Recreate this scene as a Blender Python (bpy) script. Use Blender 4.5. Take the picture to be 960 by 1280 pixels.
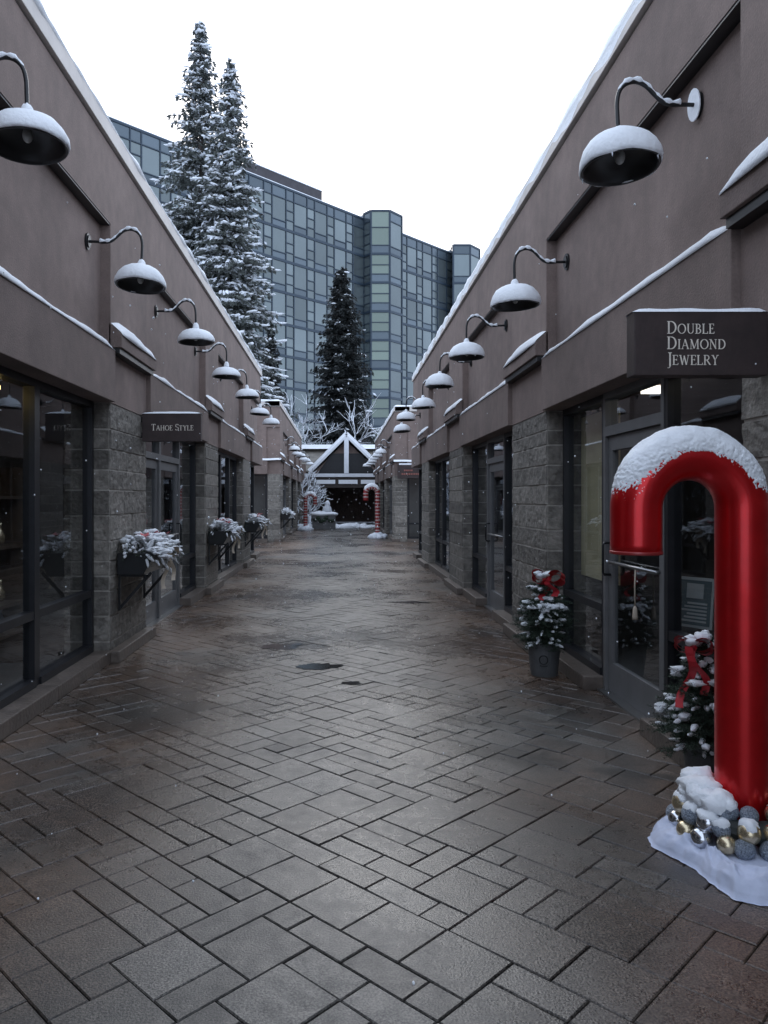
import bpy, bmesh, math, random
from math import sin, cos, pi, radians, sqrt, exp
from mathutils import Vector, Matrix, noise

for o in list(bpy.data.objects):
    bpy.data.objects.remove(o)
SC = bpy.context.scene
COL = SC.collection

# ------------------------------------------------------------------ camera
F = 960.0                      # focal length in pixels of the 960x1280 photograph
VX, VY, H = 425.0, 624.0, 1.6  # vanishing point and eye height
cd = bpy.data.cameras.new("camera")
cam = bpy.data.objects.new("camera", cd)
COL.objects.link(cam)
cam.location = (0, 0, H)
cam.rotation_euler = (radians(90), 0, 0)
cd.sensor_fit = 'VERTICAL'
cd.sensor_height = 36
cd.sensor_width = 27
cd.lens = 36 * F / 1280
cd.shift_x = (480 - VX) / 1280
cd.shift_y = (VY - 640) / 1280
cd.clip_start = 0.05
cd.clip_end = 2000
SC.camera = cam

# ------------------------------------------------------------------ sky, sun, exposure
SUN_EL, SUN_ROT = 20, -6
w = bpy.data.worlds.new("World")
SC.world = w
w.use_nodes = True
nt = w.node_tree
bg = nt.nodes["Background"]
sky = nt.nodes.new("ShaderNodeTexSky")
sky.sky_type = 'NISHITA'
sky.sun_disc = False
sky.sun_elevation = radians(SUN_EL)
sky.sun_rotation = radians(SUN_ROT)
sky.dust_density = 4
mx = nt.nodes.new("ShaderNodeMix")
mx.data_type = 'RGBA'
mx.inputs[0].default_value = 0.86
mx.inputs[7].default_value = (7.5, 8.8, 11.0, 1)     # even cloud cover
nt.links.new(sky.outputs[0], mx.inputs[6])
nt.links.new(mx.outputs[2], bg.inputs[0])
bg.inputs[1].default_value = 0.15
sd = bpy.data.lights.new("sun", 'SUN')
sd.energy = 1.25
sd.angle = radians(42)
sd.color = (1, 0.97, 0.93)
so = bpy.data.objects.new("sun", sd)
COL.objects.link(so)
so.rotation_euler = (radians(90 - SUN_EL), 0, radians(180 - SUN_ROT))
SC.view_settings.view_transform = 'Standard'
SC.view_settings.look = 'None'
SC.view_settings.gamma = 1
SC.view_settings.exposure = 0.24

# ------------------------------------------------------------------ materials
MATS = {}


def mat(name, color, rough=0.7, metal=0.0, var=0.0, scale=6.0, bump=0.0, bscale=40.0, coat=0.0, color2=None,
        stretch=None, spec=None, rvar=0.0, emit=None, detail=4, isl=0.0):
    m = bpy.data.materials.new(name)
    m.use_nodes = True
    t = m.node_tree
    p = t.nodes["Principled BSDF"]
    p.inputs["Roughness"].default_value = rough
    p.inputs["Metallic"].default_value = metal
    if coat:
        p.inputs["Coat Weight"].default_value = coat
        p.inputs["Coat Roughness"].default_value = 0.08
    if spec is not None:
        p.inputs["Specular IOR Level"].default_value = spec
    c = (*color, 1)
    p.inputs["Base Color"].default_value = c
    tc = t.nodes.new("ShaderNodeTexCoord")
    src = tc.outputs["Object"]
    if stretch:
        mp = t.nodes.new("ShaderNodeMapping")
        mp.inputs["Scale"].default_value = stretch
        t.links.new(src, mp.inputs[0])
        src = mp.outputs[0]
    col_out = None
    if var or color2:
        n = t.nodes.new("ShaderNodeTexNoise")
        n.inputs["Scale"].default_value = scale
        n.inputs["Detail"].default_value = detail
        n.inputs["Roughness"].default_value = 0.6
        t.links.new(src, n.inputs["Vector"])
        r = t.nodes.new("ShaderNodeValToRGB")
        r.color_ramp.elements[0].position = 0.3
        r.color_ramp.elements[1].position = 0.7
        a = tuple(x * (1 - var) for x in color)
        b = color2 if color2 else tuple(min(1, x * (1 + var)) for x in color)
        r.color_ramp.elements[0].color = (*a, 1)
        r.color_ramp.elements[1].color = (*b, 1)
        t.links.new(n.outputs["Fac"], r.inputs[0])
        col_out = r.outputs[0]
        if rvar:
            mr = t.nodes.new("ShaderNodeMapRange")
            mr.inputs[3].default_value = max(0.02, rough - rvar)
            mr.inputs[4].default_value = min(1, rough + rvar)
            t.links.new(n.outputs["Fac"], mr.inputs[0])
            t.links.new(mr.outputs[0], p.inputs["Roughness"])
    if isl:
        g = t.nodes.new("ShaderNodeNewGeometry")
        oi = t.nodes.new("ShaderNodeObjectInfo")
        ad = t.nodes.new("ShaderNodeMath")
        ad.operation = 'ADD'
        t.links.new(g.outputs["Random Per Island"], ad.inputs[0])
        t.links.new(oi.outputs["Random"], ad.inputs[1])
        fr = t.nodes.new("ShaderNodeMath")
        fr.operation = 'FRACT'
        t.links.new(ad.outputs[0], fr.inputs[0])
        mr = t.nodes.new("ShaderNodeMapRange")
        mr.inputs[3].default_value = 1 - isl
        mr.inputs[4].default_value = 1 + isl
        t.links.new(fr.outputs[0], mr.inputs[0])
        mul = t.nodes.new("ShaderNodeMix")
        mul.data_type = 'RGBA'
        mul.blend_type = 'MULTIPLY'
        mul.inputs[0].default_value = 1
        mul.inputs[6].default_value = c
        if col_out:
            t.links.new(col_out, mul.inputs[6])
        t.links.new(mr.outputs[0], mul.inputs[7])
        col_out = mul.outputs[2]
    if col_out:
        t.links.new(col_out, p.inputs["Base Color"])
    if bump:
        n2 = t.nodes.new("ShaderNodeTexNoise")
        n2.inputs["Scale"].default_value = bscale
        n2.inputs["Detail"].default_value = 6
        t.links.new(tc.outputs["Object"], n2.inputs["Vector"])
        bm = t.nodes.new("ShaderNodeBump")
        bm.inputs["Strength"].default_value = bump
        bm.inputs["Distance"].default_value = 0.02
        t.links.new(n2.outputs["Fac"], bm.inputs["Height"])
        t.links.new(bm.outputs[0], p.inputs["Normal"])
    if emit:
        p.inputs["Emission Color"].default_value = (*emit[:3], 1)
        p.inputs["Emission Strength"].default_value = emit[3]
    MATS[name] = m
    return m


def stucco_mat(name, color, streak=0.10):
    """stucco: broad blotches, rain streaks, fine grain"""
    m = mat(name, color, rough=0.85, bump=0.2, bscale=80)
    t = m.node_tree
    p = t.nodes["Principled BSDF"]
    tc = t.nodes.new("ShaderNodeTexCoord")
    outs = []
    for sc_, st, amp in ((0.9, (1, 1, 1), 0.15), (2.2, (1.0, 1.0, 0.22), streak), (7, (1, 1, 1), 0.10), (60, (1, 1, 1), 0.09)):
        mp = t.nodes.new("ShaderNodeMapping")
        mp.inputs["Scale"].default_value = st
        t.links.new(tc.outputs["Object"], mp.inputs[0])
        n = t.nodes.new("ShaderNodeTexNoise")
        n.inputs["Scale"].default_value = sc_
        n.inputs["Detail"].default_value = 5
        t.links.new(mp.outputs[0], n.inputs["Vector"])
        mr = t.nodes.new("ShaderNodeMapRange")
        mr.inputs[1].default_value = 0.3
        mr.inputs[2].default_value = 0.7
        mr.inputs[3].default_value = 1 - amp
        mr.inputs[4].default_value = 1 + amp
        t.links.new(n.outputs["Fac"], mr.inputs[0])
        outs.append(mr.outputs[0])
    last = None
    for o in outs:
        mu = t.nodes.new("ShaderNodeMix")
        mu.data_type = 'RGBA'
        mu.blend_type = 'MULTIPLY'
        mu.inputs[0].default_value = 1
        if last is None:
            mu.inputs[6].default_value = (*color, 1)
        else:
            t.links.new(last, mu.inputs[6])
        t.links.new(o, mu.inputs[7])
        last = mu.outputs[2]
    t.links.new(last, p.inputs["Base Color"])
    return m


STUCCO = stucco_mat("stucco", (0.212, 0.158, 0.138))
FASCIA = stucco_mat("fascia_stucco", (0.194, 0.146, 0.128))
COPING = mat("coping_paint", (0.62, 0.57, 0.53), 0.6, var=0.1, scale=3, bump=0.05)
STONE = mat("split_stone", (0.185, 0.168, 0.146), 0.8, var=0.38, scale=12, bump=0.7, bscale=28, isl=0.3)
MORTAR = mat("mortar", (0.40, 0.37, 0.33), 0.9, var=0.2, scale=12, bump=0.2)
CURBM = mat("curb_stone", (0.125, 0.100, 0.083), 0.45, var=0.35, scale=5, bump=0.35, bscale=30, rvar=0.2)
FRAME = mat("dark_bronze_frame", (0.022, 0.022, 0.025), 0.42, metal=0.2, var=0.15, scale=8)
DOORM = mat("grey_door_paint", (0.15, 0.148, 0.148), 0.45, var=0.1, scale=5)
STEEL = mat("brushed_steel", (0.32, 0.32, 0.32), 0.35, metal=0.9)
INTERIOR = mat("interior_plaster", (0.16, 0.15, 0.14), 0.9, var=0.15, scale=2)
WOODPANEL = mat("pale_display_panel", (0.60, 0.52, 0.32), 0.7, var=0.12, scale=2, stretch=(1, 1, 4))
SHELF = mat("shelf_wood", (0.10, 0.07, 0.05), 0.5, var=0.2)
SNOW = mat("snow", (0.86, 0.88, 0.91), 0.75, var=0.03, scale=12, bump=0.35, bscale=45)
SNOWICE = mat("old_snow", (0.74, 0.77, 0.82), 0.5, var=0.08, scale=9, bump=0.4, bscale=30)
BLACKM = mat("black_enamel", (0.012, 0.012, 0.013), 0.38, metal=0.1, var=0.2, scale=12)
BULB = mat("frosted_bulb", (0.45, 0.45, 0.43), 0.4)
SIGNM = mat("sign_board", (0.040, 0.025, 0.023), 0.55, var=0.3, scale=6, bump=0.08)
LETTER = mat("sign_letters", (0.82, 0.74, 0.64), 0.6, var=0.12, scale=30)
REDLETTER = mat("faded_red_letters", (0.28, 0.10, 0.08), 0.6)
RED = mat("red_foil", (0.58, 0.010, 0.013), 0.30, metal=0.6, var=0.1, scale=9, coat=0.25, bump=0.03, bscale=8)
STRIPE = mat("white_foil", (0.50, 0.40, 0.38), 0.35, metal=0.1, coat=0.4)
DARKRED = mat("dull_red_foil", (0.30, 0.025, 0.025), 0.4, metal=0.2, coat=0.3)
GOLD = mat("gold_bauble", (0.66, 0.55, 0.37), 0.27, metal=0.85, var=0.05)
SILVER = mat("silver_bauble", (0.62, 0.63, 0.66), 0.15, metal=0.95)
GLITTER = mat("glitter_bauble", (0.30, 0.34, 0.40), 0.5, metal=0.6, var=0.6, scale=160, bump=0.8, bscale=160)
CLOTH = mat("white_cloth", (0.58, 0.62, 0.76), 0.85, var=0.06, scale=9, bump=0.3, bscale=18)  # white cloth, with the blue of the shade put into its colour
NEEDLE = mat("fir_needles", (0.030, 0.048, 0.030), 0.7, var=0.4, scale=8, isl=0.35)
NEEDLED = mat("dark_spruce_needles", (0.020, 0.023, 0.022), 0.75, var=0.4, scale=2, isl=0.35)
NEEDLEP = mat("grey_spruce_needles", (0.095, 0.105, 0.095), 0.75, var=0.4, scale=2, isl=0.35)
BARK = mat("bark", (0.065, 0.052, 0.045), 0.9, var=0.3, scale=5, bump=0.5, bscale=20)
POT = mat("grey_pot", (0.085, 0.088, 0.09), 0.55, var=0.25, scale=9, bump=0.1)
SOIL = mat("soil", (0.03, 0.024, 0.02), 0.95, bump=0.5)
BOW = mat("red_ribbon", (0.50, 0.02, 0.03), 0.45, var=0.15, scale=12)
CREAM = mat("cream_ribbon", (0.50, 0.42, 0.33), 0.7, var=0.15, scale=9)
PINK = mat("pink_ribbon", (0.45, 0.10, 0.11), 0.6, var=0.2, scale=9)
HGLASS = mat("tower_glass", (0.150, 0.175, 0.180), 0.12, metal=0.62, isl=0.22, var=0.16, scale=0.07)  # broad tone drift paints cloud reflections into the panes
HGREEN = mat("tower_glass_green_lit", (0.17, 0.205, 0.175), 0.2, metal=0.45, isl=0.15)  # lighter green of one bay facet, its different light put into the colour
SPAND = mat("tower_spandrel", (0.105, 0.130, 0.150), 0.2, metal=0.5, isl=0.2)
MULLION = mat("tower_mullion", (0.030, 0.046, 0.066), 0.4, metal=0.3)
HROOF = mat("tower_parapet", (0.12, 0.14, 0.17), 0.5, metal=0.2, var=0.15, scale=0.5)
PENT = mat("equipment_screen", (0.055, 0.05, 0.055), 0.8, var=0.2, scale=1.2)
ROOFM = mat("grey_shingles", (0.22, 0.20, 0.175), 0.85, var=0.25, scale=3, bump=0.4, bscale=12)
TIMBER = mat("dark_timber", (0.05, 0.04, 0.035), 0.7, var=0.3, scale=6)
PAINTW = mat("white_painted_timber", (0.72, 0.74, 0.78), 0.6, var=0.06, scale=4)
CONCRETE = mat("planter_concrete", (0.14, 0.14, 0.14), 0.8, var=0.25, scale=7, bump=0.3)
PAPER = mat("notice_paper", (0.55, 0.57, 0.55), 0.7)
PAPERB = mat("notice_print", (0.10, 0.15, 0.16), 0.7)
WARM = mat("lit_tube", (0.8, 0.7, 0.5), 0.5, emit=(1.0, 0.72, 0.25, 5.0))
COOLL = mat("lit_panel", (0.8, 0.8, 0.8), 0.5, emit=(1.0, 0.93, 0.8, 2.2))


def glass_mat():
    m = bpy.data.materials.new("shop_glass")
    m.use_nodes = True
    t = m.node_tree
    t.nodes.clear()
    o = t.nodes.new("ShaderNodeOutputMaterial")
    mixn = t.nodes.new("ShaderNodeMixShader")
    lw = t.nodes.new("ShaderNodeLayerWeight")
    lw.inputs[0].default_value = 0.5
    pw = t.nodes.new("ShaderNodeMath")
    pw.operation = 'POWER'
    pw.inputs[1].default_value = 5.0
    t.links.new(lw.outputs["Facing"], pw.inputs[0])
    fr = t.nodes.new("ShaderNodeMath")
    fr.operation = 'MULTIPLY_ADD'
    fr.inputs[1].default_value = 0.93
    fr.inputs[2].default_value = 0.07
    t.links.new(pw.outputs[0], fr.inputs[0])
    tr = t.nodes.new("ShaderNodeBsdfTransparent")
    tr.inputs[0].default_value = (0.80, 0.83, 0.84, 1)
    gl = t.nodes.new("ShaderNodeBsdfGlossy")
    gl.inputs["Roughness"].default_value = 0.015
    gl.inputs["Color"].default_value = (0.9, 0.93, 0.97, 1)
    t.links.new(fr.outputs[0], mixn.inputs[0])
    t.links.new(tr.outputs[0], mixn.inputs[1])
    t.links.new(gl.outputs[0], mixn.inputs[2])
    t.links.new(mixn.outputs[0], o.inputs[0])
    return m


GLASS = glass_mat()


def paver_mat():
    m = bpy.data.materials.new("wet_pavers")
    m.use_nodes = True
    t = m.node_tree
    L = t.links.new
    p = t.nodes["Principled BSDF"]
    at = t.nodes.new("ShaderNodeAttribute")
    at.attribute_name = "tone"
    tc = t.nodes.new("ShaderNodeTexCoord")

    def nz(scale, detail=4, off=(0, 0, 0), st=(1, 1, 1)):
        mp = t.nodes.new("ShaderNodeMapping")
        mp.inputs["Location"].default_value = off
        mp.inputs["Scale"].default_value = st
        L(tc.outputs["Object"], mp.inputs[0])
        n = t.nodes.new("ShaderNodeTexNoise")
        n.inputs["Scale"].default_value = scale
        n.inputs["Detail"].default_value = detail
        n.inputs["Roughness"].default_value = 0.6
        L(mp.outputs[0], n.inputs["Vector"])
        return n.outputs["Fac"]

    def rng(x, a, b, c, d):
        r = t.nodes.new("ShaderNodeMapRange")
        for i, v in enumerate((a, b, c, d)):
            r.inputs[i + 1].default_value = v
        L(x, r.inputs[0])
        return r.outputs[0]

    def mixc(f, a, b, mode='MIX'):
        q = t.nodes.new("ShaderNodeMix")
        q.data_type = 'RGBA'
        q.blend_type = mode
        for s_, v in ((q.inputs[0], f), (q.inputs[6], a), (q.inputs[7], b)):
            if isinstance(v, (int, float)):
                s_.default_value = v
            elif isinstance(v, tuple):
                s_.default_value = v
            else:
                L(v, s_)
        return q.outputs[2]

    ramp = t.nodes.new("ShaderNodeValToRGB")
    cr = ramp.color_ramp
    cr.elements[0].position = 0.0
    cr.elements[0].color = (0.030, 0.028, 0.026, 1)
    cr.elements[1].position = 1.0
    cr.elements[1].color = (0.100, 0.094, 0.085, 1)
    e = cr.elements.new(0.5)
    e.color = (0.058, 0.054, 0.048, 1)
    L(at.outputs["Fac"], ramp.inputs[0])
    # rust-brown staining, stronger towards the right-hand shops
    sx = t.nodes.new("ShaderNodeSeparateXYZ")
    L(tc.outputs["Object"], sx.inputs[0])
    br = rng(nz(0.55, 5, (3, 1, 0)), 0.34, 0.54, 0, 1)
    ab = t.nodes.new("ShaderNodeMath")
    ab.operation = 'ABSOLUTE'
    L(sx.outputs[0], ab.inputs[0])
    side = rng(ab.outputs[0], 0.5, 1.6, 0.05, 1.0)
    ml = t.nodes.new("ShaderNodeMath")
    ml.operation = 'MULTIPLY'
    L(br, ml.inputs[0])
    L(side, ml.inputs[1])
    c = mixc(ml.outputs[0], ramp.outputs[0], (0.120, 0.072, 0.046, 1))
    wet = rng(nz(0.62, 6, (7, 2, 0), (1, 0.8, 1)), 0.36, 0.64, 0, 1)
    c = mixc(rng(wet, 0, 1, 0.0, 0.42), c, (0.032, 0.029, 0.027, 1))
    # wet shapes left where water stands by the jewelry shop
    for (px, py, rx, ry, rot, sd_) in ((1.05, 4.78, 0.42, 0.15, -0.5, 0), (1.72, 4.46, 0.34, 0.07, -0.3, 4), (0.80, 5.60, 0.30, 0.10, -0.5, 8), (0.35, 6.3, 0.25, 0.12, 0.3, 12)):
        mp = t.nodes.new("ShaderNodeMapping")
        mp.vector_type = 'TEXTURE'
        mp.inputs["Location"].default_value = (px, py, 0)
        mp.inputs["Rotation"].default_value = (0, 0, rot)
        mp.inputs["Scale"].default_value = (rx, ry, 1)
        L(tc.outputs["Object"], mp.inputs[0])
        ln = t.nodes.new("ShaderNodeVectorMath")
        ln.operation = 'LENGTH'
        L(mp.outputs[0], ln.inputs[0])
        ad = t.nodes.new("ShaderNodeMath")
        ad.operation = 'ADD'
        L(ln.outputs["Value"], ad.inputs[0])
        L(rng(nz(5, 5, (sd_, 0, 0)), 0.3, 0.7, -0.5, 0.5), ad.inputs[1])
        c = mixc(rng(ad.outputs[0], 0.65, 1.25, 0.75, 0.0), c, (0.022, 0.019, 0.016, 1))
    speck = rng(nz(125, 3), 0.38, 0.64, 0.30, 1.9)
    c = mixc(1.0, c, speck, 'MULTIPLY')
    mid = rng(nz(9, 5, (1, 4, 0)), 0.3, 0.7, 0.78, 1.22)
    c = mixc(1.0, c, mid, 'MULTIPLY')
    L(c, p.inputs["Base Color"])
    ro = t.nodes.new("ShaderNodeMath")
    ro.operation = 'ADD'
    L(rng(wet, 0, 1, 0.47, 0.15), ro.inputs[0])
    L(rng(nz(14, 4, (2, 9, 0)), 0.3, 0.7, -0.09, 0.10), ro.inputs[1])
    L(ro.outputs[0], p.inputs["Roughness"])
    p.inputs["Specular IOR Level"].default_value = 0.75
    b = t.nodes.new("ShaderNodeBump")
    b.inputs["Strength"].default_value = 0.38
    b.inputs["Distance"].default_value = 0.006
    L(nz(120, 5), b.inputs["Height"])
    L(b.outputs[0], p.inputs["Normal"])
    return m


PAVER = paver_mat()
JOINT = mat("joint_sand", (0.018, 0.016, 0.015), 0.8, var=0.3, scale=40)


def snowy_mat(name, dark, thr=0.0):
    """bark or twig with snow lying on whatever faces the sky"""
    m = mat(name, dark, 0.85)
    t = m.node_tree
    p = t.nodes["Principled BSDF"]
    g = t.nodes.new("ShaderNodeNewGeometry")
    s = t.nodes.new("ShaderNodeSeparateXYZ")
    t.links.new(g.outputs["Normal"], s.inputs[0])
    mr = t.nodes.new("ShaderNodeMapRange")
    mr.inputs[1].default_value = thr - 0.12
    mr.inputs[2].default_value = thr + 0.12
    t.links.new(s.outputs[2], mr.inputs[0])
    q = t.nodes.new("ShaderNodeMix")
    q.data_type = 'RGBA'
    q.inputs[6].default_value = (*dark, 1)
    q.inputs[7].default_value = (0.84, 0.87, 0.92, 1)
    t.links.new(mr.outputs[0], q.inputs[0])
    t.links.new(q.outputs[2], p.inputs["Base Color"])
    return m


TWIG = snowy_mat("snowy_twigs", (0.10, 0.085, 0.08), -0.35)


# ------------------------------------------------------------------ mesh helpers
class MB:
    def __init__(s):
        s.v = []
        s.f = []

    def add(s, vs, fs):
        n = len(s.v)
        s.v.extend(vs)
        s.f.extend([tuple(i + n for i in f) for f in fs])
        return s

    def box(s, x0, x1, y0, y1, z0, z1):
        x0, x1 = min(x0, x1), max(x0, x1)
        y0, y1 = min(y0, y1), max(y0, y1)
        return s.add([(x0, y0, z0), (x1, y0, z0), (x1, y1, z0), (x0, y1, z0),
                      (x0, y0, z1), (x1, y0, z1), (x1, y1, z1), (x0, y1, z1)],
                     [(3, 2, 1, 0), (4, 5, 6, 7), (0, 1, 5, 4), (1, 2, 6, 5), (2, 3, 7, 6), (3, 0, 4, 7)])

    def bar(s, a, b, wx, wz, up=(0, 0, 1)):
        a, b = Vector(a), Vector(b)
        d = (b - a).normalized()
        side = d.cross(Vector(up)).normalized()
        u = side.cross(d)
        vs = []
        for p in (a, b):
            for sx, sz in ((-1, -1), (1, -1), (1, 1), (-1, 1)):
                vs.append(tuple(p + side * sx * wx / 2 + u * sz * wz / 2))
        return s.add(vs, [(3, 2, 1, 0), (4, 5, 6, 7), (0, 1, 5, 4), (1, 2, 6, 5), (2, 3, 7, 6), (3, 0, 4, 7)])

    def prism(s, pts, z0, z1):
        n = len(pts)
        vs = [(x, y, z0) for x, y in pts] + [(x, y, z1) for x, y in pts]
        fs = [tuple(range(n - 1, -1, -1)), tuple(range(n, 2 * n))]
        fs += [(i, (i + 1) % n, n + (i + 1) % n, n + i) for i in range(n)]
        return s.add(vs, fs)

    def profile_y(s, pts, y0, y1):
        """(x,z) polygon extruded along y"""
        n = len(pts)
        vs = [(x, y0, z) for x, z in pts] + [(x, y1, z) for x, z in pts]
        fs = [tuple(range(n - 1, -1, -1)), tuple(range(n, 2 * n))]
        fs += [(i, (i + 1) % n, n + (i + 1) % n, n + i) for i in range(n)]
        return s.add(vs, fs)

    def profile_x(s, pts, x0, x1):
        n = len(pts)
        vs = [(x0, y, z) for y, z in pts] + [(x1, y, z) for y, z in pts]
        fs = [tuple(range(n - 1, -1, -1)), tuple(range(n, 2 * n))]
        fs += [(i, (i + 1) % n, n + (i + 1) % n, n + i) for i in range(n)]
        return s.add(vs, fs)

    def tube(s, path, rad, n=10, cap=True):
        P = [Vector(p) for p in path]
        if not hasattr(rad, '__len__'):
            rad = [rad] * len(P)
        d0 = (P[1] - P[0]).normalized()
        ref = Vector((0, 0, 1)) if abs(d0.z) < 0.9 else Vector((0, 1, 0))
        u = d0.cross(ref).normalized()
        base = len(s.v)
        for i, p in enumerate(P):
            d = (P[min(i + 1, len(P) - 1)] - P[max(i - 1, 0)]).normalized()
            u = (u - d * u.dot(d)).normalized()
            v = d.cross(u)
            for k in range(n):
                a = 2 * pi * k / n
                s.v.append(tuple(p + (u * cos(a) + v * sin(a)) * rad[i]))
        for i in range(len(P) - 1):
            for k in range(n):
                a, b = base + i * n + k, base + i * n + (k + 1) % n
                s.f.append((a, b, b + n, a + n))
        if cap:
            s.f.append(tuple(base + k for k in range(n - 1, -1, -1)))
            e = base + (len(P) - 1) * n
            s.f.append(tuple(e + k for k in range(n)))
        return s

    def lathe(s, prof, c=(0, 0, 0), n=28, jit=0.0, seed=0, closed=False):
        base = len(s.v)
        for r, z in prof:
            for k in range(n):
                a = 2 * pi * k / n
                q = 1.0
                dz = 0.0
                if jit:
                    q += jit * noise.noise((cos(a) * 1.7 + seed, sin(a) * 1.7, z * 9))
                    dz = jit * 0.10 * noise.noise((cos(a) * 2.2, sin(a) * 2.2 + seed, z * 5 + 4))
                s.v.append((c[0] + r * q * cos(a), c[1] + r * q * sin(a), c[2] + z + dz))
        m = len(prof)
        for i in range(m - 1 if not closed else m):
            j = (i + 1) % m
            for k in range(n):
                s.f.append((base + i * n + k, base + i * n + (k + 1) % n, base + j * n + (k + 1) % n, base + j * n + k))
        if not closed:
            if prof[0][0] > 1e-4:
                s.f.append(tuple(base + k for k in range(n - 1, -1, -1)))
            if prof[-1][0] > 1e-4:
                s.f.append(tuple(base + (m - 1) * n + k for k in range(n)))
        return s

    def blob(s, c, r, seed=0.0, rough=0.25, nu=10, nv=6, rot=0.0, freq=1.3):
        if not hasattr(r, '__len__'):
            r = (r, r, r)
        base = len(s.v)
        ca, sa = cos(rot), sin(rot)
        for j in range(1, nv):
            th = pi * j / nv
            for i in range(nu):
                ph = 2 * pi * i / nu
                d = Vector((sin(th) * cos(ph), sin(th) * sin(ph), cos(th)))
                q = 1 + rough * noise.noise(d * freq + Vector((seed * 3.1, seed * 1.7, seed)))
                x, y, z = d.x * r[0] * q, d.y * r[1] * q, d.z * r[2] * q
                s.v.append((c[0] + x * ca - y * sa, c[1] + x * sa + y * ca, c[2] + z))
        s.v.append((c[0], c[1], c[2] + r[2]))
        s.v.append((c[0], c[1], c[2] - r[2]))
        t, b = len(s.v) - 2, len(s.v) - 1
        for j in range(nv - 2):
            for i in range(nu):
                a, a2 = base + j * nu + i, base + j * nu + (i + 1) % nu
                s.f.append((a, a + nu, a2 + nu, a2))
        for i in range(nu):
            s.f.append((t, base + i, base + (i + 1) % nu))
            e = base + (nv - 2) * nu
            s.f.append((b, e + (i + 1) % nu, e + i))
        return s

    def sheet(s, fn, nu, nv, wrap_v=False):
        base = len(s.v)
        for i in range(nu + 1):
            for j in range(nv if wrap_v else nv + 1):
                s.v.append(tuple(fn(i / nu, j / nv)))
        m = nv if wrap_v else nv + 1
        for i in range(nu):
            for j in range(nv):
                j2 = (j + 1) % m
                s.f.append((base + i * m + j, base + i * m + j2, base + (i + 1) * m + j2, base + (i + 1) * m + j))
        return s

    def build(s, name, material, parent=None, world=False, smooth=False, normals=True, bevel=0.0):
        me = bpy.data.meshes.new(name)
        me.from_pydata(s.v, [], s.f)
        if normals:
            bm = bmesh.new()
            bm.from_mesh(me)
            if bevel:
                bmesh.ops.remove_doubles(bm, verts=bm.verts, dist=1e-5)
            bmesh.ops.recalc_face_normals(bm, faces=bm.faces)
            if bevel:
                ed = [e for e in bm.edges if len(e.link_faces) == 2 and e.calc_face_angle(0) > 0.7]
                bmesh.ops.bevel(bm, geom=ed, offset=bevel, segments=2, affect='EDGES', profile=0.6)
            bm.to_mesh(me)
            bm.free()
        if smooth:
            me.polygons.foreach_set("use_smooth", [True] * len(me.polygons))
        if material:
            me.materials.append(material)
        o = bpy.data.objects.new(name, me)
        COL.objects.link(o)
        if parent:
            o.parent = parent
            if world:
                L = Vector((0, 0, 0))
                q = parent
                while q:
                    L += q.location
                    q = q.parent
                o.location = -L
        return o


def tag(o, label=None, cat=None, group=None, kind=None):
    if label:
        o["label"] = label
    if cat:
        o["category"] = cat
    if group:
        o["group"] = group
    if kind:
        o["kind"] = kind
    return o


def thing(name, label, cat, loc=(0, 0, 0), rz=0.0, group=None):
    o = bpy.data.objects.new(name, None)
    o.empty_display_size = 0.2
    COL.objects.link(o)
    o.location = loc
    o.rotation_euler = (0, 0, rz)
    return tag(o, label, cat, group)


def copy_tree(o, parent=None):
    c = o.copy()
    COL.objects.link(c)
    if parent:
        c.parent = parent
    for ch in list(o.children):
        copy_tree(ch, c)
    return c


RND = random.Random(11)

# ------------------------------------------------------------------ ground and pavers
g = MB()
g.add([(-600, -200, -0.03), (600, -200, -0.03), (600, 900, -0.03), (-600, 900, -0.03)], [(0, 1, 2, 3)])
tag(g.build("ground", SNOWICE), kind="structure")
g = MB()
g.add([(-6.9, -7.9, -0.010), (6.9, -7.9, -0.010), (6.9, 47.9, -0.010), (-6.9, 47.9, -0.010)], [(0, 1, 2, 3)])
tag(g.build("pavement_bed", JOINT), kind="structure")


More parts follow.
